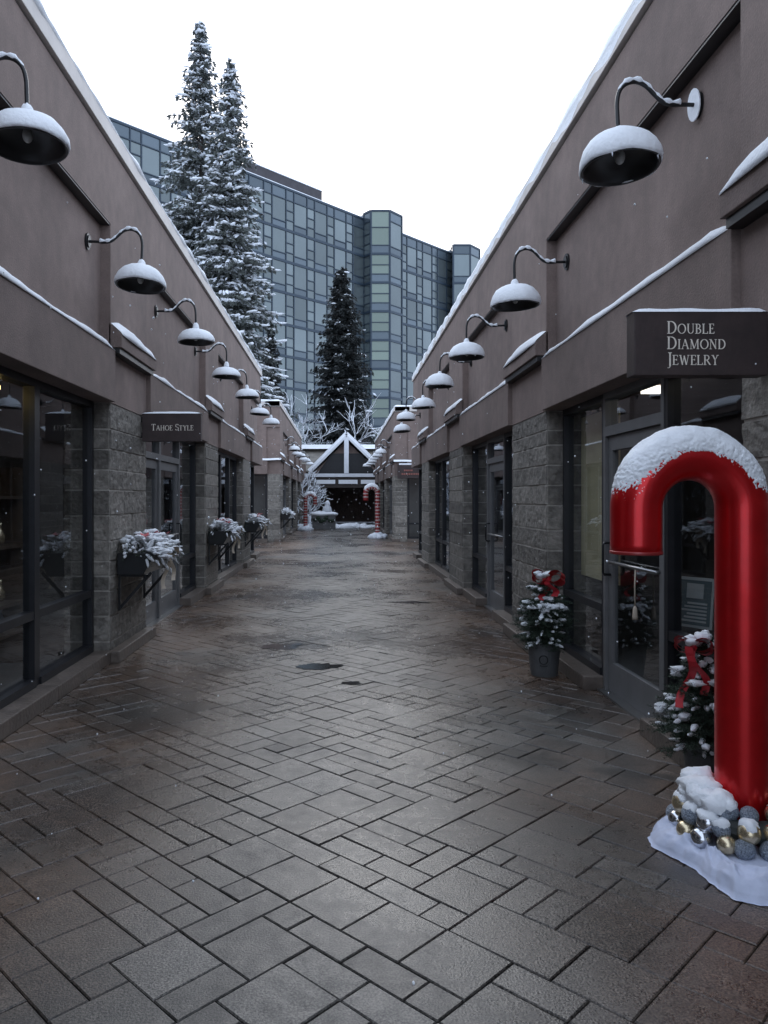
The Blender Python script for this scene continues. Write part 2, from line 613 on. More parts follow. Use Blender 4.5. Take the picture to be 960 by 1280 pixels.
def pavers():
    U = 0.141
    R = random.Random(4)
    ca = cos(pi / 4)

    def inside(x, y):
        if not (-6 < y < 47):
            return False
        if 21.5 < y < 29.3:
            return abs(x) < 6.5
        return abs(x) < 2.75
    N = 330
    used = set()
    vs, fs, tone = [], [], []
    shapes = [((2, 2), 6.0), ((2, 1), 4.5), ((1, 2), 4.5), ((3, 2), 0.4), ((3, 1), 0.6), ((1, 3), 0.5), ((2, 3), 0.3), ((1, 1), 1.8)]
    oy = 20.0
    for j in range(-N, N):
        for i in range(-N, N):
            if (i, j) in used:
                continue
            x = (i - j) * U * ca
            y = (i + j) * U * ca + oy
            if not inside(x, y):
                continue
            opts = list(shapes)
            while opts:
                k = R.choices(range(len(opts)), [o[1] for o in opts])[0]
                (a, b), _ = opts.pop(k)
                cells = [(i + p, j + q) for p in range(a) for q in range(b)]
                if not any(c in used for c in cells):
                    break
            used.update(cells)
            gap, bev = 0.0023, 0.0042
            tn = min(1, max(0, R.gauss(0.5, 0.34)))
            dz = R.uniform(-0.002, 0.002)
            tx, ty = R.gauss(0, 0.007), R.gauss(0, 0.007)
            n = len(vs)
            c0 = (i * U + a * U / 2, j * U + b * U / 2)
            for ins, z in ((gap, -0.010), (gap, -bev), (gap + bev, 0.0)):
                for sx, sy in ((-1, -1), (1, -1), (1, 1), (-1, 1)):
                    lx, ly = sx * (a * U / 2 - ins), sy * (b * U / 2 - ins)
                    px, py = c0[0] + lx, c0[1] + ly
                    vs.append(((px - py) * ca, (px + py) * ca + oy, z + dz + lx * tx + ly * ty))
                    tone.append(tn)
            for r in (0, 4):
                for k in range(4):
                    fs.append((n + r + k, n + r + (k + 1) % 4, n + r + 4 + (k + 1) % 4, n + r + 4 + k))
            fs.append((n + 8, n + 9, n + 10, n + 11))
    me = bpy.data.meshes.new("pavement")
    me.from_pydata(vs, [], fs)
    at = me.attributes.new("tone", 'FLOAT', 'POINT')
    at.data.foreach_set("value", tone)
    me.materials.append(PAVER)
    o = bpy.data.objects.new("pavement", me)
    COL.objects.link(o)
    tag(o, kind="structure")


pavers()

# ------------------------------------------------------------------ the two rows of shops
SIDE = {
    -1: dict(X=2.25, fb=2.55, led=3.06, rt=4.30, cb=5.05, ct=5.27),
    1: dict(X=2.05, fb=2.48, led=3.00, rt=4.18, cb=4.86, ct=5.06),
}


def snow_strip(mb, s, X, y0, y1, v0, v1, z, h, seed, step=0.12, slope=0.0, over=0.012, drop=0.008):
    """lumpy snow lying along a ledge, v = distance out from the wall line"""
    n = max(4, int((y1 - y0) / step))
    prof = 17

    def fn(a, b):
        y = y0 + (y1 - y0) * a
        q = noise.noise((y * 1.7, seed, 0.3)) * 0.5 + noise.noise((y * 5.1, seed, 2.3)) * 0.22
        e = min(1.0, sqrt(max(0.0, min(a, 1 - a)) * n / 2.2 + 0.02))
        hh = h * max(0.25, 1 + 1.0 * q) * e
        if b < 0.12:                      # under-side return on the outer edge
            vv, zz = v1 + over * e * (1 + q) * (1 if b > 0.06 else 0.5), -drop * (1 + 0.9 * q) * (1 if b < 0.06 else 0.5)
        elif b > 0.95:
            vv, zz = v0, -0.006
        else:
            t = (b - 0.12) / 0.83
            vv = v1 + over * e * (1 + q) + (v0 - v1 - over) * t
            zz = hh * (1 - (1 - min(1, t * 3.2)) ** 2.4) * (1 - 0.25 * t)
        zz += slope * (v1 - vv)
        return (s * (X - vv), y, z + zz)
    mb.sheet(fn, n, prof)
    return mb


def stone_pier(parent, s, X, y0, y1, z1, seed, detail):
    """split-faced blocks over a mortar core; front face at v=0, returns back to the shopfront"""
    R = random.Random(seed)

    def bx(mb, v0, v1, a, b, c, d):
        mb.box(s * (X - v0), s * (X - v1), a, b, c, d)
    core = MB()
    bx(core, -0.45, -0.012, y0 + 0.012, y1 - 0.012, 0.0, z1)
    pier = core.build("stone_pier", MORTAR, parent, True)
    st = MB()

    def slab(org, du, dv, nrm, wu, wv, k):
        """one rough block face: a grid bulging from the mortar plane"""
        nu = max(4, int(wu / detail) + 2)
        nv = max(4, int(wv / detail) + 2)
        amp = R.uniform(0.006, 0.013)
        sd = R.uniform(0, 99)

        def fn(a, b):
            i_, j_ = round(a * nu), round(b * nv)
            e = 0 < i_ < nu and 0 < j_ < nv
            ea, eb = 0.004 / wu, 0.004 / wv
            a = ea + (1 - 2 * ea) * (i_ - 1) / (nu - 2) if 0 < i_ < nu else a
            b = eb + (1 - 2 * eb) * (j_ - 1) / (nv - 2) if 0 < j_ < nv else b
            h = -0.002
            if e:
                q = Vector((a * wu * 9 + sd, b * wv * 9, sd))
                h = amp + 0.009 * noise.noise(q) + 0.008 * noise.noise(q * 3)
            return org + du * (a * wu) + dv * (b * wv) + nrm * h
        st.sheet(fn, nu, nv)
    z = 0.0
    row = 0
    while z < z1 - 0.02:
        hh = R.choice([0.2, 0.2, 0.2, 0.145, 0.25])
        if z + hh > z1 - 0.06:
            hh = z1 - z
        cuts = [y0]
        y = y0
        L = y1 - y0
        if R.random() < 0.55:
            cuts.append(y0 + L * R.uniform(0.3, 0.7))
            if R.random() < 0.3:
                cuts.append(y0 + L * R.uniform(0.75, 0.85))
        cuts.append(y1)
        cuts = sorted(cuts)
        m = 0.007
        for a, b in zip(cuts, cuts[1:]):
            slab(Vector((s * (X + 0.012), a + m, z + m)), Vector((0, 1, 0)), Vector((0, 0, 1)), Vector((-s, 0, 0)), b - a - 2 * m, hh - 2 * m, 0)
        for yy, ny in ((y0 + 0.012, -1), (y1 - 0.012, 1)):
            slab(Vector((s * (X + 0.46), yy, z + m)), Vector((-s, 0, 0)), Vector((0, 0, 1)), Vector((0, ny, 0)), 0.448 - m, hh - 2 * m, 1)
        z += hh
        row += 1
    st.build("block", STONE, pier, True, smooth=False)
    return pier


def window(parent, s, X, y0, y1, z0, z1, rail=0.68, name="window", vg=-0.2, fm=None):
    fm = fm or FRAME
    f = MB()

    def bx(v0, v1, a, b, c, d):
        f.box(s * (X - v0), s * (X - v1), a, b, c, d)
    t = 0.05
    bx(vg - 0.05, vg + 0.045, y0, y0 + t, z0, z1)
    bx(vg - 0.05, vg + 0.045, y1 - t, y1, z0, z1)
    bx(vg - 0.05, vg + 0.045, y0 + t, y1 - t, z1 - 0.06, z1)
    bx(vg - 0.05, vg + 0.060, y0 + t, y1 - t, z0, z0 + 0.06)
    if rail:
        bx(vg - 0.05, vg + 0.040, y0 + t, y1 - t, rail - 0.03, rail + 0.035)
    w_ = f.build(name, fm, parent, True)
    gl = MB()
    x = s * (X - vg)
    seg = [(z0 + 0.06, rail - 0.03), (rail + 0.035, z1 - 0.06)] if rail else [(z0 + 0.06, z1 - 0.06)]
    for a, b in seg:
        gl.add([(x, y0 + t, a), (x, y1 - t, a), (x, y1 - t, b), (x, y0 + t, b)], [(0, 1, 2, 3)])
    gl.build("glass", GLASS, w_, True, normals=False)
    return w_


def door(parent, s, X, y0, y1, z1, hinge_far=True, vg=-0.2):
    """frame, transom and one glazed leaf with kick rail, push bar and pull handle"""
    f = MB()

    def bx(mb, v0, v1, a, b, c, d):
        mb.box(s * (X - v0), s * (X - v1), a, b, c, d)
    t = 0.05
    bx(f, vg - 0.06, vg + 0.05, y0, y0 + t, 0, z1)
    bx(f, vg - 0.06, vg + 0.05, y1 - t, y1, 0, z1)
    bx(f, vg - 0.06, vg + 0.05, y0 + t, y1 - t, 2.12, 2.20)
    bx(f, vg - 0.06, vg + 0.05, y0 + t, y1 - t, z1 - 0.05, z1)
    d = f.build("door", DOORM, parent, True)
    lf = MB()
    a, b = y0 + t + 0.004, y1 - t - 0.004
    st = 0.085
    bx(lf, vg - 0.022, vg + 0.022, a, a + st, 0.02, 2.115)
    bx(lf, vg - 0.022, vg + 0.022, b - st, b, 0.02, 2.115)
    bx(lf, vg - 0.022, vg + 0.022, a + st, b - st, 2.0, 2.115)
    bx(lf, vg - 0.022, vg + 0.022, a + st, b - st, 0.02, 0.26)
    lf.build("door_leaf", DOORM, d, True)
    gl = MB()
    x = s * (X - vg)
    for c0, c1, e0, e1 in ((a + st, b - st, 0.26, 2.0), (y0 + t, y1 - t, 2.20, z1 - 0.05)):
        gl.add([(x, c0, e0), (x, c1, e0), (x, c1, e1), (x, c0, e1)], [(0, 1, 2, 3)])
    gl.build("glass", GLASS, d, True, normals=False)
    hy = b - st / 2 if hinge_far else a + st / 2
    h = MB()
    P = lambda v, y, z: (s * (X - v), y, z)
    h.tube([P(vg + 0.02, hy, 0.98), P(vg + 0.075, hy, 0.98), P(vg + 0.085, hy, 1.0), P(vg + 0.085, hy, 1.22), P(vg + 0.075, hy, 1.24), P(vg + 0.02, hy, 1.24)], 0.011, 8)
    h.build("handle", BLACKM, d, True, smooth=True)
    pb = MB()
    pb.tube([P(vg + 0.02, a + 0.07, 1.09), P(vg + 0.06, a + 0.07, 1.09), P(vg + 0.06, b - 0.10, 1.09), P(vg + 0.02, b - 0.10, 1.09)], 0.014, 8)
    pb.build("push_bar", STEEL, d, True, smooth=True)
    th = MB()
    bx(th, vg - 0.08, vg + 0.10, y0, y1, 0.0, 0.018)
    th.build("threshold", STEEL, d, True)
    return d


def shop_row(s, ya, yb, pil, fronts, label, depth=4.5, seed=1, near=True):
    S = SIDE[s]
    X, fb, led, rt, cb, ct = S["X"], S["fb"], S["led"], S["rt"], S["cb"], S["ct"]
    b = thing("shop_building", label, "building", (s * X, ya, 0), 0, "low stucco shop rows along the alley")

    def bx(mb, v0, v1, a, c, z0, z1):
        mb.box(s * (X - v0), s * (X - v1), a, c, z0, z1)
    wl = MB()
    bx(wl, -0.5, 0.0, ya, yb, rt, cb)                     # top band
    bays = []
    y = ya
    for p0, p1 in pil:
        if p0 > y + 0.05:
            bays.append((y, p0))
        y = p1
    if yb > y + 0.05:
        bays.append((y, yb))
    for p0, p1 in pil:
        bx(wl, -0.5, 0.0, p0, p1, fb, rt)
    for y0, y1 in bays:
        bx(wl, -0.5, -0.10, y0, y1, led, rt)
    # end walls, back wall, roof deck, flooring
    for e in (ya, yb):
        a0, a1 = (e, e + 0.25) if e == ya else (e - 0.25, e)
        bx(wl, -depth, -0.5, a0, a1, fb - 0.02, cb)
    bx(wl, -depth, -depth + 0.25, ya + 0.25, yb - 0.25, 0, cb)
    wl.build("wall", STUCCO, b, True)
    rf = MB()
    bx(rf, -depth + 0.25, -0.5, ya + 0.25, yb - 0.25, cb - 0.45, cb - 0.3)
    roof = rf.build("roof", ROOFM, b, True)
    it = MB()
    bx(it, -depth + 0.25, -depth + 0.30, ya + 0.25, yb - 0.25, 0.06, fb + 0.3)
    bx(it, -depth + 0.3, -0.30, ya + 0.3, yb - 0.3, 0.0, 0.05)
    bx(it, -depth + 0.3, -0.5, ya + 0.3, yb - 0.3, fb + 0.05, fb + 0.12)
    for p0, p1 in pil:
        c = (p0 + p1) / 2
        if ya + 0.5 < c < yb - 0.5:
            bx(it, -depth + 0.3, -0.47, c - 0.06, c + 0.06, 0.05, fb + 0.05)
    it.build("interior", INTERIOR, b, True)
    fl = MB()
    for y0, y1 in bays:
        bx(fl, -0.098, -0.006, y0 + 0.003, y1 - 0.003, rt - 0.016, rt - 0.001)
    fl.build("soffit_flashing", BLACKM, b, True)  # black strip painting in the shadow line at the top of each recess
    # fascia over each shopfront, with its ledge of snow
    for i, (y0, y1) in enumerate(bays):
        fm = MB()
        bx(fm, -0.5, 0.05, y0, y1, fb, led)
        fa = fm.build("fascia", FASCIA, b, True, bevel=0.006)
        sn = MB()
        snow_strip(sn, s, X, y0 + 0.01, y1 - 0.01, -0.095, 0.05, led, 0.055, seed + i * 3.3)
        sn.build("snow", SNOW, fa, True, smooth=True, normals=False)
    # sloped caps on the pilasters
    for i, (p0, p1) in enumerate(pil):
        cm = MB()
        z0 = led + 0.03
        pr = [(s * (X + 0.02), z0), (s * (X - 0.11), z0), (s * (X - 0.11), z0 + 0.13), (s * (X + 0.02), z0 + 0.25)]
        cm.profile_y(pr, p0, p1)
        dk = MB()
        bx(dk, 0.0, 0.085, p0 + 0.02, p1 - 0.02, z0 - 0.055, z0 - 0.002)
        dk.build("cap_dark_strip", BLACKM, b, True)  # black box that darkens the underside of the cap
        cp = cm.build("pilaster_cap", FASCIA, b, True, bevel=0.006)
        sn = MB()
        snow_strip(sn, s, X, p0 + 0.01, p1 - 0.01, 0.0, 0.115, z0 + 0.13, 0.075, seed + i * 5.1 + 40, slope=0.9, over=0.012)
        sn.build("snow", SNOW, cp, True, smooth=True, normals=False)
    # coping and its snow
    gap = MB()
    bx(gap, -0.5, -0.02, ya, yb, cb, cb + 0.025)
    gap.build("shadow_gap_strip", FRAME, b, True)  # dark strip standing in for the shadow gap below the coping
    cpm = MB()
    pr = [(s * (X + 0.55), cb + 0.025), (s * (X - 0.035), cb + 0.025), (s * (X - 0.035), ct - 0.03), (s * (X + 0.03), ct), (s * (X + 0.55), ct)]
    cpm.profile_y(pr, ya - 0.04, yb + 0.04)
    cp = cpm.build("coping", COPING, b, True, bevel=0.006)
    sn = MB()
    snow_strip(sn, s, X, ya - 0.03, yb + 0.03, -0.5, 0.005, ct - 0.012, 0.10, seed + 77, step=0.10, over=0.045, drop=0.135 if s > 0 else 0.05)
    sn.build("snow", SNOW, cp, True, smooth=True, normals=False)
    # piers and kerbs
    for i, (p0, p1) in enumerate(pil):
        stone_pier(b, s, X, p0, p1, fb, seed * 100 + i, 0.028 if (near and 2 < p0 < 10) else 0.06)
        k = MB()
        bx(k, -0.2, 0.10, p0 - 0.05, p1 + 0.05, 0.0, 0.115)
        k.build("plinth", CURBM, b, True, bevel=0.012)
    for kind, y0, y1 in fronts:
        if kind == 'W':
            window(b, s, X, y0, y1, 0.12, fb)
        elif kind == 'D':
            door(b, s, X, y0, y1, fb)
        elif kind == 'd':
            door(b, s, X, y0, y1, fb, hinge_far=False)
        if kind == 'W':
            k = MB()
            bx(k, -0.28, 0.015, y0, y1, 0.0, 0.118)
            k.build("kerb", CURBM, b, True, bevel=0.010)
    return b


LP1 = [(-3.1, -1.7), (2.2, 3.6), (7.53, 8.93), (12.86, 14.2), (17.9, 19.3)]
RP1 = [(-2.8, -1.4), (2.5, 3.93), (7.63, 9.15), (12.86, 14.4), (17.8, 19.3)]
LF1 = [('W', -1.65, 0.2), ('W', 0.2, 2.15), ('W', 3.65, 4.9), ('W', 4.9, 6.1), ('W', 6.1, 7.5),
       ('d', 8.98, 10.25), ('D', 10.25, 11.5), ('W', 11.5, 12.8), ('W', 14.25, 15.5), ('W', 15.5, 16.7), ('W', 16.7, 17.85), ('D', 19.35, 20.5), ('W', 20.5, 21.5)]
RF1 = [('W', -1.35, 0.5), ('W', 0.5, 2.45), ('W', 3.96, 5.22), ('D', 5.22, 6.42), ('W', 6.42, 7.6),
       ('W', 9.2, 10.3), ('D', 10.3, 11.5), ('W', 11.5, 12.8), ('W', 14.45, 15.5), ('W', 15.5, 16.6), ('W', 16.6, 17.75), ('D', 19.35, 20.5), ('W', 20.5, 21.5)]
B1L = shop_row(-1, -5, 21.8, LP1, LF1, "long shop row with large dark display windows and the Tahoe Style sign", seed=1)
B1R = shop_row(1, -5, 21.5, RP1, RF1, "long shop row behind the tall red candy cane, with the jewelry sign", seed=2)
P2 = [(28.75, 30.3), (34.2, 35.6), (39.4, 40.8), (43.6, 45.0)]
F2 = [('W', 30.4, 32.3), ('D', 32.3, 34.1), ('W', 35.7, 37.5), ('W', 37.5, 39.3), ('W', 40.9, 42.2), ('D', 42.2, 43.5)]
B2L = shop_row(-1, 28.7, 45, P2, F2, "far shop row beyond the gap, beside the two snowy planters", seed=3, near=False)
B2R = shop_row(1, 28.7, 45, P2, F2, "far shop row beyond the gap, behind the striped candy cane", seed=4, near=False)
# end fronts of the far rows (facing the camera across the gap) and of the near rows
for s, B in ((-1, B2L), (1, B2R)):
    S = SIDE[s]
    X = S["X"]
    m = MB()
    m.box(s * (X + 0.46), s * (X + 4.5), 28.62, 29.0, S["fb"], S["led"])
    fa = m.build("fascia", FASCIA, B, True)
    sn = MB()

    def fn(a, b_, s=s, X=X, S=S):
        x = X - 0.05 + 3.9 * a
        q = noise.noise((x * 2, s, 1)) * 0.02
        return (s * x, 28.60 + 0.18 * b_, S["led"] + [0, 0.05, 0.075, 0.07, 0.0][min(4, int(b_ * 4.01))] + q)
    sn.sheet(fn, 24, 4)
    sn.build("snow", SNOW, fa, True, smooth=True, normals=False)
    m = MB()
    m.box(s * (X + 0.0), s * (X + 4.5), 28.66, 28.95, S["cb"] + 0.02, S["ct"])
    cp = m.build("coping", COPING, B, True)
    m = MB()
    m.blob((s * (X + 2.2), 28.8, S["ct"]), (2.4, 0.2, 0.10), 5, 0.1, 24, 8)
    m.build("snow", SNOW, cp, True, smooth=True)
    for k in range(3):
        x0 = X + 0.5 + k * 1.2
        f = MB()
        a, c = sorted((s * x0, s * (x0 + 1.2)))
        f.box(a, a + 0.05, 28.8, 28.9, 0.12, S["fb"])
        f.box(c - 0.05, c, 28.8, 28.9, 0.12, S["fb"])
        f.box(a + 0.05, c - 0.05, 28.8, 28.9, 0.12, 0.2)
        f.box(a + 0.05, c - 0.05, 28.8, 28.9, 0.65, 0.72)
        f.box(a + 0.05, c - 0.05, 28.8, 28.9, S["fb"] - 0.06, S["fb"])
        wdw = f.build("window", FRAME, B, True)
        gl = MB()
        gl.add([(a + 0.05, 28.85, 0.2), (c - 0.05, 28.85, 0.2), (c - 0.05, 28.85, S["fb"] - 0.06), (a + 0.05, 28.85, S["fb"] - 0.06)], [(0, 1, 2, 3)])
        gl.build("glass", GLASS, wdw, True, normals=False)
    k = MB()
    k.box(s * (X + 0.46), s * (X + 4.5), 28.55, 29.0, 0, 0.115)
    k.build("plinth", CURBM, B, True, bevel=0.01)
for s, B, ye in ((-1, B1L, 21.8), (1, B1R, 21.5)):
    S = SIDE[s]
    m = MB()
    m.box(s * (S["X"] + 0.27), s * (S["X"] + 4.5), ye - 0.25, ye - 0.003, 0, S["fb"] - 0.02)
    m.build("end_wall", STUCCO, B, True)

# things seen through the shop glass
def interior_bits():
    X = 2.05
    m = MB()
    m.box(X + 0.33, X + 0.36, 6.60, 7.58, 0.86, 2.40)
    p = m.build("display_panel", WOODPANEL, B1R, True)
    for X, s, B, ys in ((2.05, 1, B1R, (4.1, 9.5, 11.6, 14.8, 16.5)), (2.25, -1, B1L, (3.8, 5.3, 6.4, 11.7, 15.0, 16.8))):
        for i, y in enumerate(ys):
            m = MB()
            for z in (0.35, 0.62, 1.15, 1.6):
                m.box(s * (X + 0.75), s * (X + 1.15), y, y + 0.9, z, z + 0.03)
            for yy in (y, y + 0.87):
                m.box(s * (X + 0.75), s * (X + 1.15), yy, yy + 0.03, 0.05, 1.9)
            sh = m.build("display_shelf", SHELF, B, True)
            R = random.Random(i + 9)
            for z in (0.38, 0.65, 1.18):
                for k in range(4):
                    q = MB()
                    c = (s * (X + 0.92), y + 0.15 + k * 0.2, z)
                    q.lathe([(0.03, 0), (0.05, 0.03), (0.055, 0.08), (0.03, 0.13), (0.02, 0.17), (0.028, 0.2)], c, 10)
                    q.build("vase", R.choice([PAPER, GOLD, SILVER, GLITTER, PINK]), sh, True, smooth=True)
    for s, X, y, M, B in ((-1, 2.25, 5.75, WARM, B1L), (1, 2.05, 7.9, COOLL, B1R), (1, 2.05, 6.0, COOLL, B1R), (1, 2.05, 4.6, COOLL, B1R)):  # first cool lamp is added only to brighten the display panel
        m = MB()
        m.box(s * (X + 0.35), s * (X + 0.5), y - 0.13, y + 0.13, 2.44, 2.47)
        m.build("ceiling_lamp_and_fill", M, B, True)


interior_bits()

# ------------------------------------------------------------------ hotel tower
def hotel():
    O = Vector((-8.9, 90.0, 0))
    D = Vector((0.69, 0.724, 0)).normalized()
    N = Vector((D.y, -D.x, 0))
    ROOF = 39.0
    root = thing("hotel_tower", "tall faceted hotel tower of blue green glass with dark grid lines", "building", (0, 95, 0))
    P = lambda t, out=0.0, z=0.0: O + D * t + N * out + Vector((0, 0, z))
    wins = []

    def cell(p, d, wdt, z0, z1, m):
        wins.append((p, d, wdt, z0, z1, m))
    grid = MB()

    def hbar(a, b, z, th, n):
        c = [a + n * 0.02, b + n * 0.02, b + n * 0.16, a + n * 0.16]
        grid.prism([(q.x, q.y) for q in c], z - th / 2, z + th / 2)

    def vbar(a, d, n, th, z0, z1, dep=0.14):
        c = [a - d * th / 2 + n * 0.01, a + d * th / 2 + n * 0.01, a + d * th / 2 + n * dep, a - d * th / 2 + n * dep]
        grid.prism([(q.x, q.y) for q in c], z0, z1)
    FL = 3.8
    floors = [ROOF - 5.0 - FL * k for k in range(9)]

    def face(a, b, cols, top, n, green=False, thick_ends=True):
        d = (b - a)
        Ln = d.length
        d.normalize()
        tot = sum(c for c in cols)
        u = 0.0
        us = [0.0]
        for c in cols:
            u += c * Ln / tot
            us.append(u)
        zs = [top] + floors
        for k in range(len(zs) - 1):
            zt, zb = zs[k], zs[k + 1]
            hbar(a, b, zb, 0.30, n)
            for ci, (u0, u1) in enumerate(zip(us, us[1:])):
                wd = u1 - u0
                wide = wd > 1.6
                h = zt - zb
                cuts = [zb, zb + 0.24 * h, zt] if wide else [zb, zb + 0.30 * h, zb + 0.60 * h, zt]
                if k == 0:
                    cuts = [zb, zb + 0.18 * h, zt - 1.35, zt] if wide else [zb, zb + 0.25 * h, zb + 0.48 * h, zt - 1.35, zt]
                if green:
                    cuts = [zb, zb + 0.3 * h, zb + 0.62 * h, zt]
                    if k == 0:
                        cuts = [zb, zb + 0.2 * h, zt - 2.2, zt]
                for q in range(len(cuts) - 1):
                    c0, c1 = cuts[q], cuts[q + 1]
                    if q < len(cuts) - 2:
                        p0 = a + d * u0
                        p1 = a + d * u1
                        hbar(p0, p1, c1, 0.10, n)
                    m = HGREEN if (green and q != 0) else (SPAND if (q == 0 and wide) or (k == 0 and q == len(cuts) - 2) else HGLASS)
                    cell(a + d * u0 + n * 0.05, d, wd, c0, c1, m)
        for i, u in enumerate(us):
            vbar(a + d * u, d, n, 0.22 if i in (0, len(us) - 1) else 0.13, floors[-1], top)
        hbar(a, b, top, 0.25, n)
    # main wall
    cols = [2.3, 1.35] * 12
    face(P(-27), P(17.5), cols + [2.3], ROOF, N)
    face(P(25.3), P(37.5), [1.35, 2.3] * 3 + [1.35], ROOF, N)
    # two faceted bays
    a, b, c, d_ = Vector((3.2, 102.7, 0)), Vector((4.1, 101.5, 0)), Vector((6.55, 101.5, 0)), Vector((8.3, 103.6, 0))
    t1 = [a, b, c, d_, P(25.3)]
    a2, b2, c2, d2 = P(37.5), Vector((17.0, 115.2, 0)), Vector((19.5, 115.2, 0)), Vector((21.3, 117.4, 0))
    t2 = [a2, b2, c2, d2, d2 + Vector((0.6, 6, 0))]
    for t in (t1, t2):
        for i in range(4):
            e = (t[i + 1] - t[i])
            n = Vector((e.y, -e.x, 0)).normalized()
            face(t[i], t[i + 1], [1.0] if i != 1 else [1.0], ROOF + 0.7, n, green=(i == 1 and t is t1))
    # solid core behind the glass
    body = MB()
    body.prism([(q.x, q.y) for q in (P(-27), P(17.5), P(25.3), P(37.5), P(37.5, -22), P(-27, -22))], 0, ROOF - 0.05)
    for t in (t1, t2):
        q = [p for p in t] + [t[-1] - N * 5, t[0] - N * 4]
        body.prism([(p.x, p.y) for p in q], 0, ROOF + 0.65)
    body.build("wall", HROOF, root, True)
    grid.build("mullion_grid", MULLION, root, True)
    pn = MB()
    q = [P(-1.5, -0.8), P(10.4, -0.8), P(10.4, -8), P(-1.5, -8)]
    pn.prism([(p.x, p.y) for p in q], ROOF - 0.1, ROOF + 1.9)
    ph = pn.build("penthouse", PENT, root, True)
    sn = MB()
    q = [P(-1.6, -0.7), P(10.5, -0.7), P(10.5, -8.1), P(-1.6, -8.1)]
    sn.prism([(p.x, p.y) for p in q], ROOF + 1.9, ROOF + 2.0)
    sn.build("snow", SNOW, ph, True)
    sn = MB()
    for t0, t1_ in ((-27, 17.2), (25.5, 37.3)):
        q = [P(t0, 0.1), P(t1_, 0.1), P(t1_, -1.0), P(t0, -1.0)]
        sn.prism([(p.x, p.y) for p in q], ROOF + 0.13, ROOF + 0.24)
    sn.build("parapet_snow", SNOW, root, True)

    def score(wn):
        p, d, wd, z0, z1, m = wn
        c = p + d * wd / 2
        z = (z0 + z1) / 2
        x = VX + F * c.x / c.y
        y = VY - F * (z - H) / c.y
        vis = y < VY - 1.55 * abs(x - VX) and not (205 < x < 325) and 140 < x < 600 and not (395 < x < 455 and y > 370)
        area = (wd * F / c.y) * ((z1 - z0) * F / c.y) * 0.72
        return area if vis else -1
    wins.sort(key=score, reverse=True)
    rest = MB()
    for i, wn in enumerate(wins):
        p, d, wd, z0, z1, m = wn
        e = p + d * wd
        vs = [(p.x, p.y, z0), (e.x, e.y, z0), (e.x, e.y, z1), (p.x, p.y, z1)]
        if i < 100:
            mb = MB()
            mb.add(vs, [(0, 1, 2, 3)])
            mb.build("window", m, root, True, normals=False)
    groups = {}
    for wn in wins[100:]:
        groups.setdefault(wn[5].name, []).append(wn)
    me = bpy.data.meshes.new("window_panes")
    V, Fc, mi = [], [], []
    names = list(groups)
    for k, nme in enumerate(names):
        for p, d, wd, z0, z1, m in groups[nme]:
            e = p + d * wd
            n = len(V)
            V += [(p.x, p.y, z0), (e.x, e.y, z0), (e.x, e.y, z1), (p.x, p.y, z1)]
            Fc.append((n, n + 1, n + 2, n + 3))
            mi.append(k)
    me.from_pydata(V, [], Fc)
    for nme in names:
        me.materials.append(MATS[nme])
    me.polygons.foreach_set("material_index", mi)
    o = bpy.data.objects.new("window_panes", me)
    COL.objects.link(o)
    o.parent = root
    o.location = -root.location
    o["kind"] = "stuff"


hotel()

